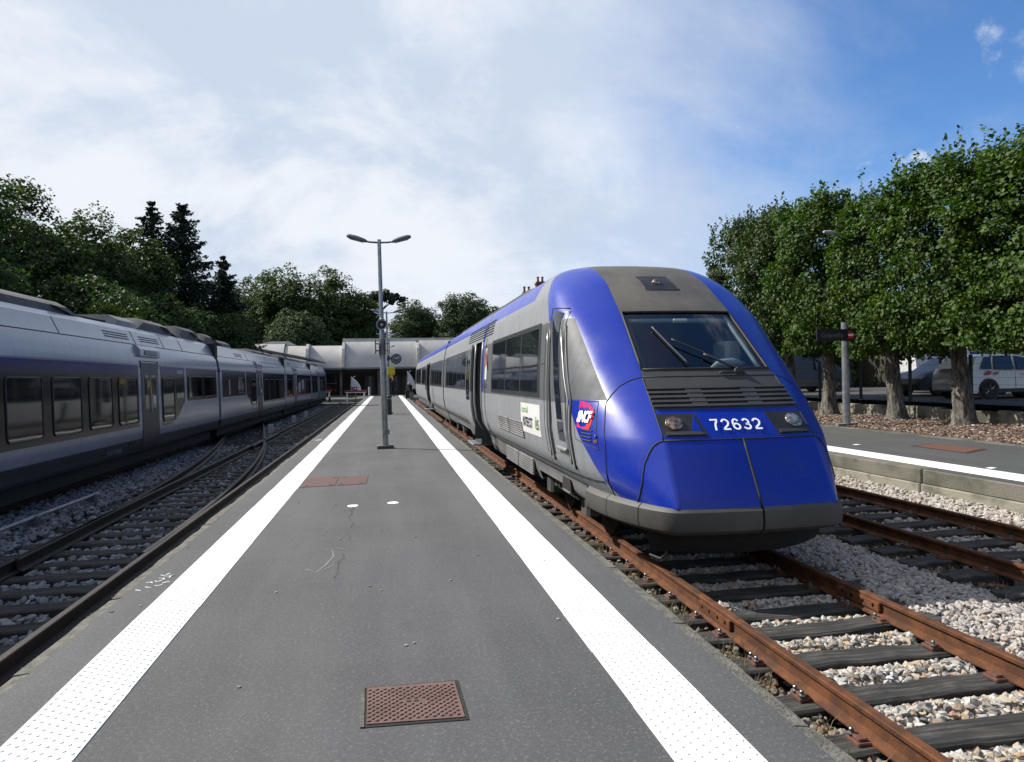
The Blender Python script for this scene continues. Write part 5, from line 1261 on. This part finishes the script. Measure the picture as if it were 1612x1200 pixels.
# ------------------------------------------------------------------ people
def person(x, y, joints, edges, radii, label, clothes, z0=0):
    p = thing('person', (x, y, z0), label, 'person')
    me = bpy.data.meshes.new('body'); me.from_pydata([(a, b_, c_) for a, b_, c_ in joints], edges, [])
    o = bpy.data.objects.new('body', me); COL.objects.link(o); o.parent = p
    sk_ = o.modifiers.new('skin', 'SKIN'); sv = me.skin_vertices[0].data if me.skin_vertices else None
    if sv is None:
        bm = bmesh.new(); bm.from_mesh(me); bm.verts.layers.skin.verify(); bm.to_mesh(me); bm.free(); sv = me.skin_vertices[0].data
    for i, r in enumerate(radii): sv[i].radius = (r, r); sv[i].use_root = (i == 0)
    ss_ = o.modifiers.new('sub', 'SUBSURF'); ss_.levels = 1; ss_.render_levels = 2
    me.materials.append(M[clothes]); return p, o
J = [(0, 0, .95), (0, 0, 1.2), (0, 0, 1.42), (0, 0, 1.52), (.09, 0, .90), (.11, -.02, .5), (.12, 0, .08), (.12, -.12, .04), (-.09, 0, .90), (-.11, .02, .5), (-.12, .02, .08), (-.12, -.10, .04), (.2, 0, 1.42), (.25, .03, 1.15), (.24, -.06, .92), (-.2, 0, 1.42), (-.25, .03, 1.15), (-.24, -.06, .92)]
Eg = [(0, 1), (1, 2), (2, 3), (0, 4), (4, 5), (5, 6), (6, 7), (0, 8), (8, 9), (9, 10), (10, 11), (2, 12), (12, 13), (13, 14), (2, 15), (15, 16), (16, 17)]
Rd = [.15, .15, .15, .06, .10, .065, .045, .04, .10, .065, .045, .04, .07, .05, .035, .07, .05, .035]
pp, ob = person(.55, 70, J, Eg, Rd, 'person in dark clothes standing on the platform beyond the waste bin', 'cloth_black')
def head(p, x, y, z, hairm='hair'):
    h = MB(); pl = parent_loc(p); h.lathe([(0, -.13), (.05, -.12), (.075, -.06), (.085, .02), (.075, .09), (.04, .125), (0, .13)], (pl.x + x, pl.y + y, pl.z + z), n=12); hd = h.build('head', 'skin', p, smooth=True)
    MB().lathe([(.088, .03), (.09, .07), (.06, .13), (0, .145)], (pl.x + x, pl.y + y + .012, pl.z + z), n=12).build('hair', hairm, p, smooth=True)
head(pp, 0, -.02, 1.65)
J2 = [(0, 0, .85), (-.05, -.12, 1.02), (-.10, -.28, 1.12), (-.12, -.36, 1.15), (.1, 0, .8), (.12, -.08, .45), (.12, .02, .08), (.12, -.1, .04), (-.1, 0, .8), (-.12, -.12, .45), (-.13, .0, .08), (-.13, -.12, .04), (.08, -.26, 1.10), (.10, -.40, .88), (.04, -.5, .72), (-.28, -.26, 1.10), (-.30, -.40, .88), (-.24, -.5, .72)]
pp2, ob2 = person(1.95, 62.3, J2, Eg, Rd, 'person in black bending over luggage at the railcar door', 'cloth_black')
head(pp2, -.15, -.46, 1.22, 'cloth_light')
def case(x, y, w_, d, h, label, mat):
    c_ = thing('suitcase', (x, y, 0), label, 'suitcase'); MB().cbox(x - w_ / 2, x + w_ / 2, y - d / 2, y + d / 2, .05, h, .03).build('shell', mat, c_)
    MB().tube([(x - .1, y, h), (x - .1, y, h + .28), (x + .1, y, h + .28), (x + .1, y, h)], .012, 6).build('handle', 'galvanised_dull', c_)
    for s in (-1, 1): MB().lathe([(0, -.015), (.045, -.015), (.045, .015), (0, .015)], (x + s * (w_ / 2 - .05), y, .045), axis='x', n=8).build('wheel', 'rubber', c_)
case(1.72, 61.6, .42, .3, .72, 'black suitcase on the white strip beside the bending person', 'cloth_black'); case(2.0, 61.4, .34, .26, .5, 'small dark grey suitcase right of the black one', 'cloth_grey')

# ------------------------------------------------------------------ sign and lamp on the far platform
sg = thing('station_sign', (13.0, 19.06, 0), 'dark navy name board with red logo on a galvanised post before the lime trees', 'sign')
MB().add([(12.60, 18.86, 0), (13.20, 18.80, 0), (13.42, 19.30, 0), (12.80, 19.36, 0), (12.62, 18.90, .10), (13.18, 18.84, .10), (13.38, 19.26, .10), (12.82, 19.32, .10)], [(4, 5, 6, 7), (0, 1, 5, 4), (1, 2, 6, 5), (2, 3, 7, 6), (3, 0, 4, 7)]).build('base_block', 'concrete', sg)
MB().tube([(13.0, 19.06, .05), (12.98, 19.06, 2.6), (12.97, 19.06, 3.0)], [.105, .095, .09], 14).build('post', 'galvanised', sg, smooth=50)
sgb = MB().cbox(12.02, 13.22, 18.93, 18.97, 2.46, 2.80, .006).build('board', 'sign_navy', sg)  # navy board and its lettering darkened, tree shade put into their colours
text_obj('board_lettering', 'Granville', .20, 'lamp_grey', sg, (12.50, 18.922, 2.62), (1, 0, 0), (0, 0, 1), sx=.95)
MB().prism([(12.98, 2.53), (13.16, 2.52), (13.18, 2.66), (13.12, 2.72), (13.0, 2.75)], 18.920, 18.927, 'y').build('logo', 'ink_red', sg)
text_obj('logo_lettering', 'SNCF', .085, 'ink_white', sg, (13.075, 18.914, 2.625), (1, 0, 0), (0, 0, 1), sx=.8, offset=.003)
ll = thing('platform_lamp', (14.3, 20.9, 0), 'lamp head on a thin pole rising through the lime foliage', 'street lamp')
MB().tube([(14.3, 20.9, 0), (14.28, 20.9, 5.5), (14.1, 20.6, 5.65), (13.35, 20.0, 5.72)], [.05, .035, .03, .025], 8).build('post', 'galvanised_dull', ll)
g = []
for t, w_ in ((0, .05), (.15, .10), (.6, .13), (1, .06)): g.append([(12.35 - .45 * t, 18.55 - .12 * t, 5.5 + .07 * t) for k in range(1)] and [(13.40 - .45 * t + 0, 19.95 + w_ * cos(2 * pi * k / 10), 5.72 + .06 * t + w_ * .55 * sin(2 * pi * k / 10)) for k in range(10)])
m_ = MB().grid(g, close=True); m_.add(g[0], [tuple(range(10))]); m_.add(g[-1], [tuple(range(10))]); m_.build('lamp_head', 'lamp_glass', ll, smooth=True)

# ------------------------------------------------------------------ fence and vehicles
fn_ = thing('wire_fence', (16.35, 20, .5), 'dark wire mesh fence on posts behind the low wall', 'fence')
for y in np.arange(6, 40, 2.45): MB().cbox(16.31, 16.39, y - .04, y + .04, .3, 2.0, .008).build('post', 'fence_green', fn_)
wm = MB()
for y in np.arange(6, 38, .07): wm.add([(16.35, y - .0022, .5), (16.35, y + .0022, .5), (16.35, y + .0022, 1.95), (16.35, y - .0022, 1.95)], [(0, 1, 2, 3)])
for z in (.55, .75, .95, 1.15, 1.35, 1.55, 1.75, 1.92): wm.box(16.348, 16.354, 6, 38, z - .003, z + .003)
tag(wm.build('wire_mesh', 'fence_green', fn_, fix=False), kind='stuff')
def vehicle(name, x, y, z, rz, prof_lo, roof, L_, W_, label, cat, paint, wheels, wins, wr=.31, extra=None):
    c_ = thing(name, (0, 0, 0), label, cat); h = W_ / 2
    def sect(k):  # widths by height
        return k
    ns = len(prof_lo); g = []
    for s, f in ((-1, .86), (-.94, 1), (-.5, 1.0), (0, 1.0), (.5, 1.0), (.94, 1), (1, .86)):
        row = []
        for (px_, pz_) in prof_lo:
            inset = max(0, pz_ - .92) / .6 * .17 if abs(s) >= .9 else 0
            sx = px_ if abs(s) < 1 else px_ * .985
            zz_ = pz_ if abs(s) < 1 or pz_ < .3 else pz_ - .04
            row.append((sx, s * h * (1 if abs(s) < .9 else 1) - (inset * (1 if s > 0 else -1)), zz_))
        g.append(row)
    m_ = MB().grid(g, close=True); m_.add(g[0], [tuple(range(ns))]); m_.add(g[-1], [tuple(range(ns))])
    m_.build('body', paint, c_, smooth=32)
    for wx in wheels:
        for s in (-1, 1):
            MB().lathe([(0, .0), (wr + .055, .0), (wr + .055, .02), (0, .02)], (wx, s * (h - .015) - .0, wr), axis='y', n=22).build('wheel_arch', 'black_plastic', c_) if s > 0 else MB().lathe([(0, -.02), (wr + .055, -.02), (wr + .055, .0), (0, .0)], (wx, -h + .015, wr), axis='y', n=22).build('wheel_arch', 'black_plastic', c_)
            ty = MB().lathe([(.19, -.1), (wr - .03, -.1), (wr, -.06), (wr, .06), (wr - .03, .1), (.19, .1)], (wx, s * (h - .055), wr), axis='y', n=22).build('wheel', 'rubber', c_, smooth=30)
            rim = MB().lathe([(.20, -.03), (.185, -.02), (.17, .02), (.06, .02), (.0, .02)], (wx, -(h + .02) if s < 0 else h + .02, wr), axis='y', n=20); rim.build('rim', 'dark_grey', ty)
            sp_ = MB()
            for k in range(5):
                a = k * 2 * pi / 5 + .3; p0 = Vector((cos(a), 0, sin(a))); q0 = Vector((-sin(a), 0, cos(a))); yy_ = s * (h + .045)
                for d in (-.25, .25):
                    e0, e1 = p0 * .04, (p0 + q0 * d).normalized() * .185; sp_.tube([(wx + e0.x, yy_, wr + e0.z), (wx + e1.x, yy_, wr + e1.z)], .016, 4)
            sp_.build('spoke', 'alloy', ty)
    for poly in wins:
        for s in (-1, 1):
            pts = [(a, s * (h - max(0, b_ - .92) / .6 * .17 + .004), b_) for a, b_ in poly]
            MB().add(pts, [tuple(range(len(pts)))]).build('side_window', 'window_dark', c_)
    if extra: extra(c_, h)
    c_.location = (x, y, z); c_.rotation_euler.z = rz
    return c_
def hb_extra(c_, h):
    for poly, m_ in (([(.62, .90), (.80, .90), (.72, .78), (.54, .78)], 'ink_red'), ([(.90, .88), (1.02, .88), (1.02, .79), (.84, .79)], 'lens_red')):
        MB().add([(a, -h - .004, b_) for a, b_ in poly], [(0, 1, 2, 3)]).build('decal', m_, c_)
    MB().add([(a, -h - .004, b_) for a, b_ in ((2.05, .80), (2.45, .80), (2.45, .66), (2.05, .66))], [(0, 1, 2, 3)]).build('decal', 'black_plastic', c_)
    MB().tube([(1.82, -h - .02, .80), (2.0, -h - .02, .80)], .014, 6).build('door_handle', 'cloth_light', c_)
    MB().box(1.05, 3.0, -h - .008, -h + .02, .22, .34).build('sill', 'black_plastic', c_)
    MB().tube([(1.62, -h - .004, .36), (1.60, -h - .004, .92)], .006, 4).build('door_joint', 'seam', c_)
    MB().add([(.02, -h * .8, 1.0), (.02, h * .8, 1.0), (.34, h * .7, 1.38), (.34, -h * .7, 1.38)], [(0, 1, 2, 3)]).build('rear_window', 'window_dark', c_)
hprof = [(0, .30), (.0, .62), (.06, .92), (.36, 1.38), (.62, 1.45), (1.5, 1.46), (2.2, 1.36), (3.0, .98), (3.72, .84), (4.0, .66), (4.05, .45), (4.0, .24), (.1, .24)]
vehicle('parked_car', 18.25, 21.25, .62, radians(-3), hprof, None, 4.05, 1.72, 'white hatchback with red stripes on its rear flank parked behind the wall', 'car', 'car_white', (.68, 3.27), [[(.42, .98), (.60, 1.34), (.85, 1.38), (.80, .96)], [(.90, .96), (.93, 1.385), (1.55, 1.39), (1.58, .94)], [(1.68, .94), (1.66, 1.385), (2.1, 1.32), (2.68, .96)]], extra=hb_extra)
def dk_extra(c_, h):
    MB().add([(4.02, -h * .8, .98), (4.02, h * .8, .98), (3.70, h * .7, 1.40), (3.70, -h * .7, 1.40)], [(0, 1, 2, 3)]).build('rear_window', 'window_blue', c_)
    for s in (-1, 1): MB().cbox(4.02, 4.06, s * h * .72 - .12, s * h * .72 + .12, .72, .86, .01).build('tail_light', 'lens_red', c_)
dprof = [(4.1, .28), (4.1, .62), (4.04, .92), (3.74, 1.42), (3.4, 1.5), (2.4, 1.5), (1.8, 1.40), (1.1, .98), (.35, .86), (.08, .66), (.0, .45), (.06, .22), (4.0, .22)]
vehicle('parked_car', 19.1, 24.6, .62, radians(0), dprof, None, 4.1, 1.75, 'black hatchback between the white van and the white car', 'car', 'car_dark', (.8, 3.35), [[(1.4, .96), (1.9, 1.36), (2.4, 1.42), (2.4, .95)], [(2.5, .95), (2.5, 1.42), (3.3, 1.42), (3.6, .98)]], extra=dk_extra)
def vn_extra(c_, h):
    MB().box(.9, 4.3, -h - .006, -h + .01, .70, .78).build('rub_strip', 'black_plastic', c_)
    MB().add([(a, -h - .004, b_) for a, b_ in ((1.0, .60), (1.25, .60), (1.25, .50), (1.0, .50))], [(0, 1, 2, 3)]).build('decal', 'lens_red', c_)
vprof = [(0, .30), (.0, 1.0), (.05, 1.75), (.2, 1.92), (3.0, 1.95), (3.5, 1.85), (4.05, 1.15), (4.65, .98), (4.85, .7), (4.85, .3)]
vehicle('parked_van', 22.2, 28.6, .62, radians(0), vprof, None, 4.85, 1.9, 'white panel van parked behind the black hatchback', 'van', 'car_white', (.85, 3.9), [[(1.5, 1.15), (1.55, 1.72), (2.4, 1.74), (2.4, 1.12)], [(2.75, 1.12), (2.75, 1.74), (3.35, 1.70), (3.85, 1.12)]], wr=.33, extra=vn_extra)
vehicle('parked_van', 18.0, 33.5, .62, radians(6), [(a, b_ * 1.05) for a, b_ in vprof], None, 4.85, 1.9, 'dark van in the shade under the farther lime trees', 'van', 'car_dark', (.85, 3.9), [[(2.75, 1.12), (2.75, 1.74), (3.35, 1.70), (3.85, 1.12)]], wr=.33)

# ------------------------------------------------------------------ trees
def leaves(centers, size, spread_n=None, droop=0.0):
    n = len(centers); s = size if np.ndim(size) else np.full(n, size); s = s * rng.uniform(.65, 1.3, n)
    nr = rng.normal(size=(n, 3)); nr[:, 2] = np.abs(nr[:, 2]) * .9 + .25
    if spread_n is not None: nr = nr * .75 + spread_n * .9
    nr /= np.linalg.norm(nr, axis=1)[:, None]
    t = rng.normal(size=(n, 3)); t[:, 2] -= droop; t -= nr * (t * nr).sum(1)[:, None]; t /= np.linalg.norm(t, axis=1)[:, None]; b_ = np.cross(nr, t)
    s = s[:, None]
    v0 = centers - t * s * .55; v1 = centers + b_ * s * .45 + nr * s * .10 - t * s * .05; v2 = centers + t * s * .60; v3 = centers - b_ * s * .45 + nr * s * .10 - t * s * .05
    V = np.stack([v0, v1, v2, v3], 1).reshape(-1, 3); q = np.arange(n)[:, None] * 4
    F = np.concatenate([q + np.array([[0, 1, 2]]), q + np.array([[0, 2, 3]])], 0)
    return V, F
def trunk_mesh(h, r0, r1, seed, limbs=6, flare=1.6, top=.9, spread=1.2):
    rr = random.Random(seed); mb = MB(); n = 14; g = []
    for i in range(12):
        t = i / 11; z = h * t; r = (r0 * (1 - t) + r1 * t) * (1 + (flare - 1) * math.exp(-t * 9)); cx_ = .06 * sin(t * 4 + seed) ; cy_ = .05 * cos(t * 3 + seed)
        g.append([(cx_ + r * (1 + .13 * sin(k * 3 + i * .9 + seed) + rr.uniform(-.07, .07)) * cos(2 * pi * k / n), cy_ + r * (1 + .12 * cos(k * 2 + i * 1.1) + rr.uniform(-.07, .07)) * sin(2 * pi * k / n), z) for k in range(n)])
    mb.grid(g, close=True); tx, ty = sum(p[0] for p in g[-1]) / n, sum(p[1] for p in g[-1]) / n
    for k in range(limbs):
        a = 2 * pi * k / limbs + rr.uniform(-.4, .4); L_ = top * rr.uniform(.7, 1.1); s_ = spread * rr.uniform(.5, 1.1)
        mb.tube([(tx, ty, h - .15), (tx + s_ * .4 * cos(a), ty + s_ * .4 * sin(a), h + L_ * .35), (tx + s_ * cos(a), ty + s_ * sin(a), h + L_)], [r1 * .62, r1 * .42, r1 * .14], 7)
    return mb
def mesh_local(name, V, F, mat, parent):
    me = bpy.data.meshes.new(name); nv, nf = len(V), len(F)
    me.vertices.add(nv); me.vertices.foreach_set('co', V.astype(np.float32).ravel()); me.loops.add(nf * 3); me.loops.foreach_set('vertex_index', F.astype(np.int32).ravel())
    me.polygons.add(nf); me.polygons.foreach_set('loop_start', np.arange(0, nf * 3, 3, dtype=np.int32)); me.update(calc_edges=True); me.polygons.foreach_set('use_smooth', [False] * nf); me.materials.append(M[mat])
    o = bpy.data.objects.new(name, me); COL.objects.link(o); o.parent = parent; return o
def clumpy(n_clump, per, shape, rc_):
    """leaf centres in clumps; shape(u) maps random numbers to a clump centre and its outward direction"""
    C, N = [], []
    for _ in range(n_clump):
        c_, nn = shape(); k = int(per * rng.uniform(.6, 1.4)); r = rc_ * rng.uniform(.6, 1.35)
        d = rng.normal(size=(k, 3)); d /= np.linalg.norm(d, axis=1)[:, None]; d *= (r * rng.uniform(.35, 1, k) ** .6)[:, None]; d[:, 2] *= .75
        C.append(c_ + d); N.append(np.tile(nn, (k, 1)) * .6 + d / r * .6)
    return np.concatenate(C), np.concatenate(N)
# pleached limes: box-shaped crowns that run together, with shoots standing up along the top
def lime_crown(seed):
    hx_, hy_, z0, z1 = 1.75, 1.55, 2.15, 6.55
    def shape():
        u = rng.uniform(-1, 1, 3)
        if rng.uniform() < .80:
            ax_ = rng.choice(3, p=[.42, .34, .24]); u[ax_] = np.sign(u[ax_]) * rng.uniform(.74, 1.06)
        c_ = np.array([u[0] * hx_, u[1] * hy_, (z0 + z1) / 2 + u[2] * (z1 - z0) / 2])
        rr_ = np.hypot(u[0], u[1]); k = 1.0 if rr_ < 1.1 else 1.1 / rr_
        c_[:2] *= k * (.88 + .20 * sin(c_[2] * 2.3 + u[0] * 3 + seed) * cos(u[1] * 2.6 + seed)); tz_ = (c_[2] - z0) / (z1 - z0)
        if tz_ > .75: c_[:2] *= 1 - (tz_ - .75) * .9
        if tz_ < .15: c_[:2] *= .86; 
        nn = u / (np.linalg.norm(u) + 1e-6); return c_, nn
    C, N = clumpy(520, 66, shape, .38)
    S, SN = [], []
    for _ in range(42):
        a, b_ = rng.uniform(-1.35, 1.35), rng.uniform(-1.4, 1.4); L_ = rng.uniform(.25, 1.15) * (1.15 - .4 * abs(a) / 1.4); lx, ly = rng.uniform(-.25, .25, 2)
        for t in np.linspace(0, 1, int(9 + L_ * 16)):
            S.append([a + lx * t + rng.uniform(-.07, .07), b_ + ly * t + rng.uniform(-.07, .07), z1 - .35 + L_ * t]); SN.append([rng.normal(), rng.normal(), .3])
    C = np.concatenate([C, np.array(S)]); N = np.concatenate([N, np.array(SN)])
    return leaves(C, .094, N * .8, droop=.5)
limes = []
spots = [(15.15, 12.0), (15.2, 14.55), (15.18, 17.27), (15.3, 19.98), (15.1, 23.0), (15.2, 25.7), (15.2, 28.4)]
names = ['lime tree at the right edge of the picture, its trunk out of view', 'second lime tree from the right edge, above the white hatchback', 'lime tree with the thick pale trunk in front of the white hatchback', 'lime tree with the knobbly trunk in front of the white van', 'lime tree standing just behind the station name board', 'lime tree next behind the name board tree, above the railcar nose', 'farthest lime of the clipped row, partly hidden by the railcar brow']
cr = {}
for i, (x, y) in enumerate(spots):
    t = thing('lime_tree', (x, y, .05), names[i], 'tree', 'clipped lime trees along the far platform')
    v_ = i % 3
    if v_ not in cr:
        V, F = lime_crown(v_ * 1.7 + .3); cr[v_] = mesh_local('crown', V, F, 'linden_leaf', t); c_ = cr[v_]
    else: c_ = copy_part(cr[v_], t, rz=[0, pi, .0][(i // 3) % 3])
    c_.scale = (1, rng.uniform(.96, 1.08), rng.uniform(1.0, 1.07) * (.99 if i < 4 else 1.08))
    if i >= 5:
        c_.data = c_.data.copy(); c_.data.materials[0] = M['olive_leaf']
    tm = trunk_mesh(2.55, .235 if i != 2 else .25, .17, i * 1.3 + .4); tr = tm.build('trunk', 'bark', None, smooth=60); tr.parent = t
    tr.rotation_euler = (random.uniform(-.03, .03), random.uniform(-.05, .03) if i != 2 else .06, random.uniform(0, 6))
def sph_shape(c0, rad, seed=0, lump=.16, shell=.75):
    c0, rad = np.array(c0), np.array(rad)
    def shape():
        d = rng.normal(size=3); d /= np.linalg.norm(d)
        if d[2] < -.5: d[2] *= -.6
        k = (rng.uniform(.72, 1.0) if rng.uniform() < shell else rng.uniform(.25, .75)) * (1 + lump * sin(d[0] * 4.1 + seed) * cos(d[1] * 3.7 + seed * 2) + lump * .6 * sin(d[2] * 6 + seed * 3))
        return c0 + d * rad * k, d
    return shape
def tree(name, x, y, zb, h, rx, ry, crown_lo, label, mat, leaf, nclump, per, rc_, seed, bark='bark_dark', group=None):
    t = thing(name, (x, y, zb), label, 'tree', group)
    zc = (crown_lo + h) / 2; C, N = clumpy(nclump, per, sph_shape((0, 0, zc), (rx, ry, (h - crown_lo) / 2), seed, lump=.16 if name != 'broad_tree' else .08), rc_)
    V, F = leaves(C, leaf, N * .7); mesh_local('crown', V, F, mat, t)
    tm = trunk_mesh(max(.6, crown_lo + .8), .12 + h * .018, .10 + h * .010, seed, top=h * .35, spread=rx * .55); tr = tm.build('trunk', bark, None, smooth=60); tr.parent = t
    return t
G1 = 'leafy trees on the bank behind the white train'
bank_trees = [(-19.2, 35, 3.0, 9.4, 3.8, 3.4, .2, 'tall dark tree at the left edge of the picture', 'grove_leaf'), (-15.8, 28, 2.0, 6.2, 2.8, 2.8, -.5, 'dark bushy tree low at the left edge above the train roof', 'grove_leaf'),
    (-18.2, 41, 2.5, 9.0, 3.2, 3.2, .0, 'yellowish-green tree right of the tall edge tree', 'olive_leaf'), (-17.2, 46, 2.4, 9.0, 3.2, 3.2, 0, 'rounded green tree in the middle of the bank', 'grove_leaf'),
    (-16.2, 49.5, 2.2, 9.6, 2.8, 2.8, 0, 'tree touching the left side of the dark conifers', 'olive_leaf'), (-13.2, 36, 1.0, 5.6, 2.6, 2.6, -.8, 'dark shrubby tree behind the roof boxes of the white train', 'grove_leaf'),
    (-13.4, 44, 1.2, 5.6, 2.8, 2.8, -.8, 'low dark tree at the foot of the conifers', 'grove_leaf'), (-11.8, 51, 1.0, 5.4, 2.8, 2.8, -.8, 'low dark tree under the right-hand conifer', 'grove_leaf')]
for i, (x, y, zb, h, rx, ry, lo, lb_, mt) in enumerate(bank_trees):
    tree('bank_tree', x, y, zb, h, rx, ry, lo, lb_, mt, .16, 460, 56, .62, i * 1.9 + .7, group=G1)
tree('shrub', -11.15, 33.2, .3, 4.7, 1.35, 1.35, .6, 'sunlit bright green bush peeping over the white train roof', 'bright_leaf', .13, 120, 50, .36, 3.3)
# conifers
def conifer(x, y, zb, h, r0, label, seed, n_lv=34):
    t = thing('conifer', (x, y, zb), label, 'tree', 'dark conifers behind the white train'); C, N, S = [], [], []
    for i in range(n_lv):
        tt = (i + rng.uniform(0, .8)) / n_lv; z = h * (.06 + .92 * tt); R_ = r0 * (1 - tt) ** .78 * rng.uniform(.75, 1.12) + .18
        for k in range(int(5 + 5 * (1 - tt))):
            a = rng.uniform(0, 2 * pi); L_ = R_ * rng.uniform(.6, 1.1); m_ = int(20 + 34 * L_)
            for q in np.linspace(.15, 1, m_):
                w_ = .26 * L_ * (1 - q) + .07; C.append([L_ * q * cos(a) + rng.normal() * w_ * .6, L_ * q * sin(a) + rng.normal() * w_ * .6, z + .22 * L_ * q ** 1.8 + rng.normal() * w_ * .5]); N.append([cos(a) * .3, sin(a) * .3, .5]); S.append(.17 + .05 * (1 - q))
    V, F = leaves(np.array(C), np.array(S), np.array(N)); mesh_local('crown', V, F, 'conifer_leaf', t)
    MB().tube([(0, 0, 0), (.05, 0, h * .5), (0, 0, h * .96)], [.28, .16, .03], 8).build('trunk', 'bark_dark', None).parent = t
    return t
conifer(-16.0, 54.5, 2.2, 12.3, 3.9, 'pointed conifer on the left of the three dark conifers', 1)
conifer(-14.2, 55.5, 2.0, 12.7, 5.2, 'tallest broad conifer in the middle of the dark group', 2, 38)
conifer(-11.9, 57.5, 1.4, 9.8, 3.3, 'short conifer on the right of the dark group', 3)
G2 = 'broad trees behind the station'
far = [(-18.2, 102, 0, 15.6, 5.2, 5.0, 1.0, 'left part of the big dark rounded wood behind the station', 'far_leaf'), (-13.2, 99, 0, 16.4, 5.0, 5, 1.0, 'highest dark rounded tree behind the left station roof', 'grove_leaf'), (-7.6, 101, 0, 16.3, 5.0, 5, 1.0, 'dark rounded tree right of the highest one behind the station', 'grove_leaf'), (-3.9, 103, 0, 13.6, 3.6, 4, 1.0, 'dark sloping edge of the rounded wood beside the lamp post', 'grove_leaf'),
    (-10.6, 93, 0, 10.0, 4.2, 4, .5, 'lower paler tree in front of the rounded wood', 'far_leaf'), (4.6, 119, 0, 14.3, 4.0, 4, 1, 'pale green tree right of the lamp post behind the station', 'far_leaf'), (12.2, 114, 0, 15.4, 4.4, 4, 1, 'rounded tree directly left of the railcar roof', 'far_leaf'), (17.0, 116, 0, 13.6, 3.6, 4, 1, 'tree half hidden by the railcar roof and chimneys', 'far_leaf'), (7.8, 122, 0, 11.6, 3.0, 3, 1, 'low tree in the gap between the two pale far trees', 'far_leaf')]
for i, (x, y, zb, h, rx, ry, lo, lb_, mt) in enumerate(far): tree('broad_tree', x, y, zb, h, rx, ry, lo, lb_, mt, .27, 470, 52, .95, i * 2.3 + .2, group=G2)
pn = thing('pine_tree', (-.5, 125, 0), 'flat-topped umbrella pine just left of the pale tree behind the lamp', 'tree')
C, N = clumpy(60, 46, sph_shape((0, 0, 15.2), (3.4, 2.6, 1.2), 1.0), .7); V, F = leaves(C, .36, N); mesh_local('crown', V, F, 'conifer_leaf', pn); trunk_mesh(13.6, .3, .2, 2, top=1.2, spread=2.2).build('trunk', 'bark_dark', None, smooth=60).parent = pn
# dark hedge closing the car park
hg = thing('hedge', (30, 34, .6), 'tall dark hedge at the back of the car park', 'hedge')
def hshape():
    y = rng.uniform(-18, 22); return np.array([rng.uniform(-1.2, 1.2) + y * .15, y, rng.uniform(.1, 3.0)]), np.array([-.8, -.5, .3])
C, N = clumpy(520, 34, hshape, .6); V, F = leaves(C, .3, N); mesh_local('crown', V, F, 'grove_leaf', hg)
MB().box(-.25, .25, -18, 22, 0, 2.0).build('stem', 'bark_dark', None).parent = hg
hg2 = thing('hedge', (22, 42, .6), 'dark hedge seen between the trunks behind the parked vans', 'hedge')
def hshape2():
    x = rng.uniform(-7, 7); return np.array([x, rng.uniform(-.8, .8), rng.uniform(.1, 3.2)]), np.array([-.2, -.9, .3])
C, N = clumpy(230, 34, hshape2, .6); V, F = leaves(C, .3, N); mesh_local('crown', V, F, 'grove_leaf', hg2)
MB().box(-7, 7, -.25, .25, 0, 2.0).build('stem', 'bark_dark', None).parent = hg2

for o in bpy.data.objects:
    if 'used' in o: del o['used']
